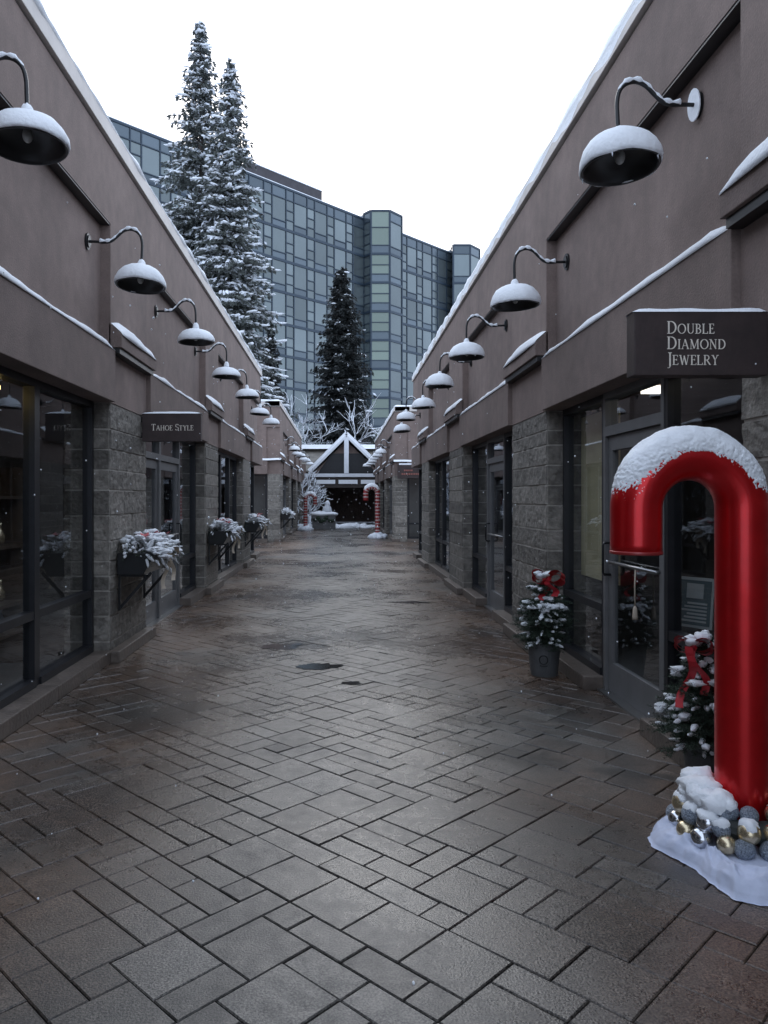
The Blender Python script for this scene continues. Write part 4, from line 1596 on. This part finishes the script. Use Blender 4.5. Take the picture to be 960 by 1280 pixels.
def red_cane():
    Y = 3.52
    k = Y / F
    R = 0.242
    r = 0.113
    lx = (927 - VX) * k
    top = H + (VY - 539) * k - r
    Hc = top - R
    root = thing("candy_cane", "tall glossy plain red candy cane with snow on its crook, beside the jewelry shop", "decoration", (lx, Y, 0), 0, "candy canes standing in the alley")
    pts = cane_path(R, Hc, 0.205)
    m = MB()
    m.tube(pts, r, 40, True)
    m.build("cane_tube", RED, root, smooth=True)
    e = pts[-1]
    m = MB()
    m.lathe([(r + 0.001, -0.003), (r + 0.003, 0.0), (r + 0.003, 0.010), (r + 0.001, 0.013)], (e[0], e[1], e[2]), 40)
    m.build("end_rim", DARKRED, root, smooth=True)
    m = MB()
    snow_on_cane(m, R, r, Hc, -0.22, pi + 0.40, 0.030, 3.0)
    m.build("snow", SNOW, root, smooth=True)
    m = MB()
    m.lathe([(0.16, 0.0), (0.16, 0.05), (0.13, 0.07)], (0, 0, 0), 24)
    m.build("base_plate", BLACKM, root)
    # cloth and bauble wreath round its foot
    m = MB()

    def fn(u, v):
        an = 2 * pi * v
        rr = 0.12 + (0.33 + 0.05 * noise.noise((cos(an) * 1.5, sin(an) * 1.5, 3)) + 0.02 * sin(an * 7)) * u
        f = noise.noise((cos(an) * 2.6, sin(an) * 2.6, u * 1.2)) * 0.5 + 0.5
        wob = 2.4 * noise.noise((cos(an) * 1.3, sin(an) * 1.3, 8 + u)) + u * 1.6
        px_, py_ = cos(an) * (0.5 + u), sin(an) * (0.5 + u)
        wx = 0.5 * noise.noise((px_ * 1.4, py_ * 1.4, 4.0))
        r1 = max(0, 1 - 2.6 * abs(noise.noise((px_ * 2.0 + wx, py_ * 2.0, 1.0)))) ** 1.5
        r2 = max(0, 1 - 2.8 * abs(noise.noise((px_ * 4.3 - wx, py_ * 4.3 + wx, 6.0)))) ** 1.5
        r3 = max(0, 1 - 3.0 * abs(noise.noise((px_ * 9.0, py_ * 9.0 + wx, 9.0)))) ** 1.3
        env = min(1, 2.6 * (1 - u)) * min(1, max(0, 3.2 * u - 1.55)) * 0.62
        z = 0.045 * (1 - u) ** 0.8 + 0.02 * f * min(1, 4 * (1 - u)) + env * (0.03 + 0.085 * r1 + 0.045 * r2 + 0.016 * r3)
        wob = wx * 3
        z += 0.035 * min(1, (1 - u) / 0.10)
        if u > 0.97:
            z = 0.004
        rr += (0.022 * sin(an * 5 + wob) + 0.03 * noise.noise((px_ * 3, py_ * 3, 2)) + 0.012 * noise.noise((px_ * 9, py_ * 9, 2))) * u
        return (lx + 0.045 + rr * cos(an) * 0.93, Y - 0.07 + rr * sin(an) * 1.10, z)
    m.sheet(fn, 70, 320, wrap_v=True)
    c = m.build("tree_skirt", CLOTH, None, smooth=True)
    tag(c, "crumpled white cloth spread under the baubles at the red cane's foot", "cloth")
    wr = thing("bauble_wreath", "wreath of gold, silver and glittering blue baubles heaped with snow", "wreath", (lx, Y, 0.15))
    mb = MB()
    mb.lathe([(0.20 + 0.055 * cos(2 * pi * q_ / 10), -0.035 + 0.085 * (0.5 + 0.5 * sin(2 * pi * q_ / 10))) for q_ in range(10)], (0, 0, 0), 40, jit=0.08, closed=True)
    mb.build("ring", NEEDLED, wr)  # inner ring added to blacken the gaps between the baubles
    RW = random.Random(6)
    mats = [GOLD, GLITTER, SILVER, GLITTER, GOLD, SILVER, GOLD, GLITTER]
    q = 0
    tops = []
    for rad_, z, nn, br, off in ((0.275, 0.105, 19, 0.043, 0.0), (0.252, 0.178, 18, 0.043, 0.5), (0.19, 0.225, 13, 0.043, 0.1)):
        for i in range(nn):
            an = 2 * pi * (i + off) / nn + RW.gauss(0, 0.05)
            b_ = br * RW.uniform(0.86, 1.12)
            cx, cy, cz = rad_ * cos(an), rad_ * sin(an), z - 0.15 + RW.gauss(0, 0.008)
            mb = MB()
            mb.blob((cx, cy, cz), b_, 0, 0.0, 22, 14)
            q += RW.choice([1, 1, 2, 3])
            bb = mb.build("bauble", mats[q % 8], wr, smooth=True)
            tops.append((cx, cy, cz, b_, an))
    mb = MB()
    for (cx, cy, cz, b_, an) in tops:
        lw = cos(an - radians(205)) * 0.5 + 0.5        # snow drifted against one side
        if cz < 0.0 or lw < 0.35:
            continue
        if RW.random() < lw * 0.95:
            sc_ = 0.45 + 0.5 * lw
            mb.blob((cx * 0.99, cy * 0.99, cz + b_ * 0.55), (b_ * 1.0 * sc_, b_ * 1.0 * sc_, b_ * 0.75 * sc_), RW.uniform(0, 40), 0.35, 14, 9)
    for i in range(8):
        an = radians(140 + i * 10)
        mb.blob((0.185 * cos(an), 0.185 * sin(an), 0.115 + RW.uniform(-0.015, 0.03)), (0.08, 0.07, 0.05), i * 2.0, 0.4, 16, 10, freq=1.8)
    mb.build("snow", SNOW, wr, smooth=True)


red_cane()


def striped_cane(label, x, Y, hgt, face=1, R=0.24, r=0.105, hook=0.32):
    root = thing("candy_cane", label, "decoration", (x, Y, 0), 0, "candy canes standing in the alley")
    Hc = hgt - R - r
    pts = cane_path(R, Hc, hook, 24)
    if face < 0:
        pts = [(-a, b, c) for a, b, c in pts]
    # stripes: alternate short tube sections
    Ls = [0]
    for a, b in zip(pts, pts[1:]):
        Ls.append(Ls[-1] + (Vector(b) - Vector(a)).length)

    def P(t):
        for i in range(len(Ls) - 1):
            if Ls[i + 1] >= t:
                f = (t - Ls[i]) / (Ls[i + 1] - Ls[i])
                return tuple(Vector(pts[i]).lerp(Vector(pts[i + 1]), f))
        return pts[-1]
    m = MB()
    m.tube(pts, r, 20)
    m.build("cane_tube", DARKRED, root, smooth=True)
    mw = MB()
    t = 0.05
    while t < Ls[-1] - 0.06:
        mw.tube([P(t), P(t + 0.025), P(t + 0.05)], [r + 0.006, r + 0.011, r + 0.006], 20, False)
        t += 0.135
    mw.build("stripe", STRIPE, root, smooth=True)
    m = MB()
    snow_on_cane(m, R, r, Hc, 0.2, pi - 0.1, 0.06, x + 2)
    if face < 0:
        m.v = [(-a, b, c) for a, b, c in m.v]
    m.build("snow", SNOW, root, smooth=True)
    m = MB()
    for i in range(9):
        an = 2 * pi * i / 9
        m.blob((0.24 * cos(an), 0.24 * sin(an), 0.08), (0.17, 0.17, 0.13), i * 1.3 + x, 0.4, 10, 7)
    m.blob((0, 0, 0.12), (0.25, 0.25, 0.16), x, 0.3, 12, 8)
    m.build("base_snow", SNOWICE, root, smooth=True)
    return root


striped_cane("red and white striped candy cane by the far right shop row", 1.52, 31.0, 2.2)
striped_cane("snow topped striped candy cane behind the far left wall planter", -1.75, 39.0, 1.95, face=-1)

# ------------------------------------------------------------------ potted firs
def spray(mb, base, d, L, R, dens=1.0, nl=0.028):
    """a fir twig: stem with needles all round"""
    d = d.normalized()
    u = d.cross(Vector((0.2, 0.1, 1))).normalized()
    v = d.cross(u)
    n = int(L / 0.0075 * dens)
    for i in range(n):
        t = i / n
        p = base + d * L * t + Vector((0, 0, -0.18 * L * t * t))
        a = R.uniform(0, 2 * pi)
        nd = (d * 0.75 + (u * cos(a) + v * sin(a))).normalized()
        ln = nl * (1.15 - 0.6 * t)
        wv = nd.cross(Vector((R.gauss(0, 1), R.gauss(0, 1), R.gauss(0, 1)))).normalized() * 0.0022
        k_ = len(mb.v)
        mb.v += [tuple(p - wv), tuple(p + wv), tuple(p + nd * ln)]
        mb.f.append((k_, k_ + 1, k_ + 2))


def twig_snow(mb, base, d, L, R, r0, t0=0.3, t1=1.02, k=0.18):
    """snow lying along the top of a twig, thick and uneven"""
    d = d.normalized()
    n = 7
    pts, rs = [], []
    for i in range(n + 1):
        t = t0 + (t1 - t0) * i / n
        pts.append(tuple(base + d * L * t + Vector((R.gauss(0, 0.002), R.gauss(0, 0.002), 0.007 + r0 * 0.45 - k * L * t * t))))
        rs.append(r0 * (0.35 if i in (0, n) else R.uniform(0.7, 1.25)) * (0.8 if i in (1, n - 1) else 1))
    mb.tube(pts, rs, 7)


def ribbon_bow(mb, c, sz, R, tails=(0.25, 0.3), face=Vector((-0.6, -0.8, 0))):
    c = Vector(c)
    side = face.cross(Vector((0, 0, 1))).normalized()
    for sg in (-1, 1):
        for tilt in (0.35, -0.15):
            pts = []
            for i in range(13):
                a = 2 * pi * i / 12
                q = side * sg * (sz * 0.55 * (1 - cos(a)))
                q += Vector((0, 0, 1)) * (sz * 0.42 * sin(a) + tilt * sz * 0.55 * (1 - cos(a)) * 0.6)
                pts.append(c + q + face * (0.02 + 0.10 * sz * abs(sin(a / 2))))
            for i in range(12):
                hw = face * (sz * 0.40) + Vector((0, 0, sz * 0.12))
                k_ = len(mb.v)
                mb.v += [tuple(pts[i] - hw), tuple(pts[i] + hw), tuple(pts[i + 1] + hw), tuple(pts[i + 1] - hw)]
                mb.f.append((k_, k_ + 1, k_ + 2, k_ + 3))
    mb.blob(tuple(c + face * 0.03), (sz * 0.18, sz * 0.18, sz * 0.2), 2, 0.2, 8, 6)
    for j, L in enumerate(tails):
        pts = []
        for i in range(11):
            t = i / 10
            pts.append(c + face * (0.03 + 0.03 * sin(t * 6 + j)) + side * ((j - 0.5) * 0.12 * t + 0.02 * sin(t * 7 + j * 2)) - Vector((0, 0, L * t)))
        for i in range(10):
            hw = side * (sz * 0.24)
            k_ = len(mb.v)
            mb.v += [tuple(pts[i] - hw), tuple(pts[i] + hw), tuple(pts[i + 1] + hw), tuple(pts[i + 1] - hw)]
            mb.f.append((k_, k_ + 1, k_ + 2, k_ + 3))


def potted_fir(label, loc, pot_r, pot_h, fol_r, fol_h, seed, conical, bow_z, tails, blobs, bow_size=0.09):
    R = random.Random(seed)
    root = thing("potted_fir", label, "potted plant", loc, 0, "small firs in grey pots by the jewelry shop")
    m = MB()
    m.lathe([(pot_r * 0.78, 0), (pot_r * 0.80, 0.01), (pot_r * 0.97, pot_h - 0.05), (pot_r, pot_h - 0.045), (pot_r * 1.02, pot_h), (pot_r * 0.93, pot_h), (pot_r * 0.9, pot_h - 0.04), (0.0, pot_h - 0.045)], (0, 0, 0), 32)
    pt = m.build("pot", POT, root, smooth=False)
    m = MB()
    m.tube([(0, 0, pot_h - 0.06), (0.01, 0, pot_h + fol_h * 0.5), (0, 0, pot_h + fol_h * 0.93)], [0.02, 0.014, 0.004], 8)
    m.build("stem", BARK, root, smooth=True)
    fo, sn = MB(), MB()
    nb = 300
    tips = []
    for i in range(nb):
        t = (i + 0.5) / nb
        z = pot_h - 0.02 + fol_h * t * 0.96
        if conical:
            rr = fol_r * (1 - t) ** 0.75 * (0.75 + 0.25 * min(1, t * 8)) + 0.03
        else:
            rr = fol_r * sqrt(max(0.05, 1 - (2 * t - 0.85) ** 2 / 1.35))
        az = i * 2.399 + R.gauss(0, 0.2)
        L = rr * R.uniform(0.75, 1.12)
        d = Vector((cos(az), sin(az), R.uniform(-0.05, 0.5) + (t > 0.8) * 0.8))
        spray(fo, Vector((0, 0, z - 0.04)), d, L, R, 1.7, 0.034)
        for q in range(5):
            tt = R.uniform(0.35, 0.95)
            b0 = Vector((0, 0, z - 0.04)) + d.normalized() * L * tt + Vector((0, 0, -0.18 * L * tt * tt))
            sd_ = Vector((-sin(az), cos(az), 0)) * R.choice([-1, 1])
            spray(fo, b0, d.normalized() * 0.7 + sd_ * 0.8 + Vector((0, 0, R.uniform(-0.2, 0.2))), L * 0.42, R, 1.7, 0.030)
        tip = Vector((0, 0, z - 0.04)) + d.normalized() * L * 0.86 + Vector((0, 0, -0.12 * L))
        tips.append((tip, az, t))
        if R.random() < blobs:
            twig_snow(sn, Vector((0, 0, z - 0.04)), d, L, R, R.uniform(0.009, 0.017), R.uniform(0.35, 0.65))
    fo.build("foliage", NEEDLE, root, normals=False)
    for (tip, az, t) in tips:
        if R.random() < 0.16:
            s_ = R.uniform(0.012, 0.024) * (1.0 if conical else 1.05)
            sn.blob(tuple(tip + Vector((0, 0, 0.012))), (s_ * R.uniform(1.2, 2.1), s_, s_ * 0.75), R.uniform(0, 60), 0.6, 10, 7, az, freq=1.9)
    for q in range(16 if not conical else 9):
        az, rr = R.uniform(2.2, 5.6), fol_r * R.uniform(0.25, 0.8)
        zz = pot_h + fol_h * (0.80 - 0.35 * rr / fol_r if not conical else R.uniform(0.15, 0.6))
        if conical:
            rr = fol_r * (1.05 - (zz - pot_h) / fol_h)
        sn.blob((rr * cos(az), rr * sin(az), zz + 0.02), (R.uniform(0.03, 0.05), R.uniform(0.025, 0.045), R.uniform(0.014, 0.024)), q * 2.7, 0.7, 12, 8, az, freq=2.0)
    sn.build("snow", SNOW, root, smooth=True)
    b_ = MB()
    ribbon_bow(b_, (-0.09 if conical else 0.03, -0.08, bow_z), bow_size, R, tails)
    bo = b_.build("bow", BOW, root, normals=False)
    if not conical:
        em = MB()
        for (r0, dz, a_, b2) in ((0.040, 0.0, 0, 2 * pi), (0.05, -0.075, -0.9 - pi / 2, 0.9 - pi / 2)):
            pth = []
            for q in range(21):
                t = a_ + (b2 - a_) * q / 20
                zz = 0.16 + dz * 0.6 + r0 * sin(t) * (1 if dz == 0 else 0.25)
                an = radians(253) + r0 * cos(t) / pot_r
                rr = pot_r * (0.80 + 0.17 * zz / (pot_h - 0.05)) + 0.001
                pth.append((rr * cos(an), rr * sin(an), zz))
            em.tube(pth, 0.005, 6)
        em.build("emblem", BLACKM, pt, smooth=True)
    s2 = MB()
    for q in range(5):
        s2.blob((-0.05 + R.gauss(0, 0.04), -0.07 + R.gauss(0, 0.03), bow_z + bow_size * 0.35 + R.gauss(0, 0.015)), (0.04, 0.035, 0.022), q * 3.3, 0.5, 10, 7, freq=1.8)
    s2.build("snow", SNOW, bo, smooth=True)
    return root


potted_fir("rounded fir in grey pot under the beige window, red bow on top", (1.86, 7.0, 0), 0.15, 0.30, 0.235, 0.58, 3, False, 0.89, (0.16, 0.2), 0.20, 0.125)
potted_fir("pointed fir in dark pot behind the red candy cane, long red ribbon down its side", (2.03, 4.28, 0), 0.115, 0.26, 0.26, 0.66, 9, True, 0.80, (0.26, 0.34), 0.28, 0.085)

# ------------------------------------------------------------------ wall planters
def wall_planter(label, s, y0, y1, seed, full=True, ribbon=True, X=None):
    R = random.Random(seed)
    X = X or SIDE[s]["X"]
    root = thing("wall_planter", label, "planter", (s * X, (y0 + y1) / 2, 0.6), 0, "snowy evergreen planters hung on the stone piers")
    P = lambda v, y, z: (s * (X - v), y, z)
    m = MB()
    z0, z1, dp = 0.84, 1.06, 0.40
    vs = []
    for y in (y0, y1):
        vs += [P(0.02, y, z0), P(dp - 0.12, y, z0), P(dp, y, z1), P(0.02, y, z1)]
    m.add(vs, [(0, 1, 2, 3), (7, 6, 5, 4), (0, 4, 5, 1), (1, 5, 6, 2), (2, 6, 7, 3), (3, 7, 4, 0)])
    m.build("box", BLACKM, root, True, bevel=0.006)
    for y in (y0 + 0.06, y1 - 0.06):
        m = MB()
        m.bar(P(0.03, y, 0.50), P(dp - 0.05, y, 0.86), 0.022, 0.03)
        m.bar(P(0.03, y, 0.48), P(0.03, y, z1), 0.022, 0.03, (0, 1, 0))
        m.bar(P(0.03, y, 0.83), P(dp - 0.08, y, 0.83), 0.022, 0.02)
        m.build("bracket", BLACKM, root, True)
    fo, sn = MB(), MB()
    nb = 190 if full else 110
    for i in range(nb):
        y = R.uniform(y0 - 0.02, y1 + 0.02)
        v = R.uniform(0.05, dp)
        b = Vector(P(v, y, z1 - 0.02))
        d = Vector((-s * (v - 0.1) * R.uniform(0.8, 2.2), (y - (y0 + y1) / 2) * R.uniform(0.3, 0.9) + R.gauss(0, 0.28), R.uniform(-0.05, 0.7)))
        if v > dp * 0.7:
            d.z = R.uniform(-0.75, 0.3)
        L = R.uniform(0.12, 0.27)
        spray(fo, b, d, L, R, 0.8 if full else 0.5, 0.045)
        if R.random() < 0.72:
            twig_snow(sn, b, d, L, R, R.uniform(0.008, 0.021), R.uniform(0.0, 0.5), R.uniform(0.7, 1.0))
    for i in range(70 if full else 36):
        vv = R.uniform(0.06, dp + 0.08)
        c = P(vv, R.uniform(y0, y1), z1 + 0.24 * sin(pi * min(1, (vv + 0.12) / 0.6)) * R.uniform(0.6, 1.1) - 0.06)
        rr = R.uniform(0.02, 0.055)
        sn.blob(c, (rr * 1.2, rr * 1.3, rr * 0.5), R.uniform(0, 90), 0.7, 12, 8, R.uniform(0, 3), freq=2.2)
    fo.build("foliage", NEEDLE, root, True, normals=False)
    sn.build("snow", SNOW, root, True, smooth=True)
    if ribbon:
        m = MB()
        ym = y0 + 0.42 * (y1 - y0)
        ribbon_bow(m, P(dp + 0.03, ym, z1 - 0.02), 0.09, R, (0.30, 0.38), Vector((-s * 0.55, -0.83, 0)))
        m.build("ribbon", CREAM, root, True, normals=False)
        m = MB()
        for q in range(5):
            c = Vector(P(R.uniform(0.12, 0.38), y0 + 0.12 + 0.2 * q * (y1 - y0), z1 + R.uniform(0.10, 0.17)))
            for a in range(6):
                an = a * pi / 3 + R.uniform(0, 1)
                d = Vector((cos(an), sin(an), R.uniform(0.15, 0.5)))
                u = d.cross(Vector((0, 0, 1))).normalized()
                k_ = len(m.v)
                m.v += [tuple(c), tuple(c + d * 0.05 + u * 0.025), tuple(c + d * 0.11), tuple(c + d * 0.05 - u * 0.025)]
                m.f.append((k_, k_ + 1, k_ + 2, k_ + 3))
        m.build("flower", PINK, root, True, normals=False)
    return root


wall_planter("snowy evergreen planter with pink flowers and cream ribbon beside the Tahoe Style door", -1, 7.68, 8.78, 1)
wall_planter("snowy evergreen planter with a small cream ribbon on the second left pier", -1, 12.98, 14.08, 2)
wall_planter("snowy evergreen planter on the last pier before the left gap", -1, 18.0, 19.2, 3, False)
wall_planter("snowy evergreen planter on the corner pier beyond the left gap", -1, 29.0, 30.1, 4, False, False)

# ------------------------------------------------------------------ far end clutter
m = MB()
R = random.Random(3)
for i in range(26):
    x = -2.1 + i * 0.155
    m.blob((x, 43.0 + R.gauss(0, 0.25), 0.03), (R.uniform(0.3, 0.55), 0.45, R.uniform(0.10, 0.24)), i, 0.4, 12, 8)
tag(m.build("snow_bank", SNOW, None, smooth=True), "low bank of shovelled snow across the dark opening", "snow", kind="stuff")

pl = thing("snowy_planter", "low concrete planter heaped with snow before the dark opening", "planter", (at(405, 41), 41, 0))
m = MB()
m.box(-0.62, 0.62, -0.35, 0.35, 0, 0.75)
m.build("box", CONCRETE, pl, bevel=0.02)
m = MB()
m.blob((0, 0, 0.80), (0.72, 0.44, 0.16), 3, 0.25, 24, 10)
m.build("snow", SNOW, pl, smooth=True)
m = MB()
for i in range(7):
    m.blob((-0.45 + i * 0.15, -0.36 + 0.03 * sin(i * 3), 0.52 + 0.1 * sin(i * 2)), (0.12, 0.08, 0.1), i, 0.5, 8, 6)
m.build("trailing_plant", NEEDLE, pl, smooth=False)
sm = thing("snow_figure", "small snow covered lantern shape on the concrete planter", "ornament", (at(409, 41), 41, 0.9))
m = MB()
m.lathe([(0.24, 0), (0.26, 0.08), (0.2, 0.28), (0.14, 0.36), (0.16, 0.42), (0.12, 0.56), (0.0, 0.64)], (0, 0, 0), 14, jit=0.15)
m.build("body", SNOWICE, sm, smooth=True)

# framed notice in the shop window, cord hanging in the door
nt_ = thing("framed_notice", "framed printed notice standing in the window behind the red cane", "notice", (2.42, 5.26, 0.72), radians(35))
m = MB()
lean = 0.12


def quad_card(mb, a, b, z0, z1, d0, inset=0.0, dep=0.0):
    # card in the plane facing -x, leaning back
    vs = []
    for (yy, zz) in ((a + inset, z0 + inset), (b - inset, z0 + inset), (b - inset, z1 - inset), (a + inset, z1 - inset)):
        for dx in (d0, d0 + 0.015):
            vs.append((dx - dep + (zz - z0) * lean, yy, zz))
    mb.add(vs, [(0, 2, 4, 6), (1, 7, 5, 3), (0, 1, 3, 2), (2, 3, 5, 4), (4, 5, 7, 6), (6, 7, 1, 0)])


quad_card(m, -0.13, 0.13, 0.0, 0.34, 0)
fr = m.build("frame", PAPER, nt_)
m = MB()
quad_card(m, -0.13, 0.13, 0.0, 0.34, 0, 0.018, 0.004)
pp = m.build("paper", PAPERB, nt_)
m = MB()
quad_card(m, -0.06, 0.06, 0.20, 0.30, 0.20 * lean, 0.0, 0.008)
for i in range(6):
    z = 0.04 + i * 0.024
    quad_card(m, -0.09, 0.09 - 0.02 * (i % 3), z, z + 0.012, z * lean, 0.0, 0.008)
m.build("print", PAPER, pp)
cdm = MB()
cdm.tube([(2.186, 5.68, 1.10), (2.180, 5.68, 0.95), (2.182, 5.68, 0.80)], 0.006, 6)
cdm.lathe([(0.006, 0.0), (0.016, -0.02), (0.02, -0.08), (0.022, -0.10)], (2.182, 5.68, 0.81), 8)
tag(cdm.build("door_cord", CREAM, None, smooth=True), "pale cord with tassel hanging from the jewelry door's push bar", "cord")

# ------------------------------------------------------------------ standing water
PUD = mat("standing_water", (0.022, 0.019, 0.017), 0.12, spec=0.5)


def puddle(label, px, py, rx, ry, seed, rot=0.0):
    Y = F * H / (py - VY)
    x = (px - VX) * Y / F
    m = MB()
    n = 72
    vs = [(x, Y, 0.0045)]
    for i in range(n):
        a = 2 * pi * i / n
        q = 1 + 0.55 * noise.noise((cos(a) * 1.6 + seed, sin(a) * 1.6, seed)) + 0.3 * noise.noise((cos(a) * 5, sin(a) * 5 + seed, 2))
        lx, ly = rx * q * cos(a), ry * q * sin(a)
        vs.append((x + lx * cos(rot) - ly * sin(rot), Y + lx * sin(rot) + ly * cos(rot), 0.0035))
    m.add(vs, [(0, 1 + i, 1 + (i + 1) % n) for i in range(n)])
    tag(m.build("puddle", PUD, None, smooth=True, normals=False), label, "puddle", "puddles on the wet pavers")


puddle("dark puddle in the middle of the alley, nearest of the three small ones there", 396, 833, 0.22, 0.13, 2.0, 0.1)
puddle("dark puddle in the middle of the alley, farthest left of the three small ones there", 352, 808, 0.22, 0.16, 3.0, 0.2)
puddle("tiny dark puddle right of the small mid alley puddles", 440, 854, 0.10, 0.05, 4.0)
puddle("thin dark puddle level with the Tahoe Style door, right of the alley's middle", 515, 753, 0.34, 0.10, 6.0)

# ------------------------------------------------------------------ falling snow
m = MB()
R = random.Random(8)
for i in range(900):
    y = R.uniform(1.2, 24)
    x = R.uniform(-2.2, 2.0)
    z = R.uniform(0.1, 5.5 if y > 5 else 4.5)
    if z > 2.1 and z - 1.6 > 1.35 * abs(x):
        continue
    r = R.uniform(0.0022, 0.0058) * (0.6 + y * 0.07)
    m.blob((x, y, z), (r, r, r * 1.2), i, 0.3, 5, 4)
tag(m.build("falling_snow", SNOW, None, smooth=True, normals=False), kind="stuff")
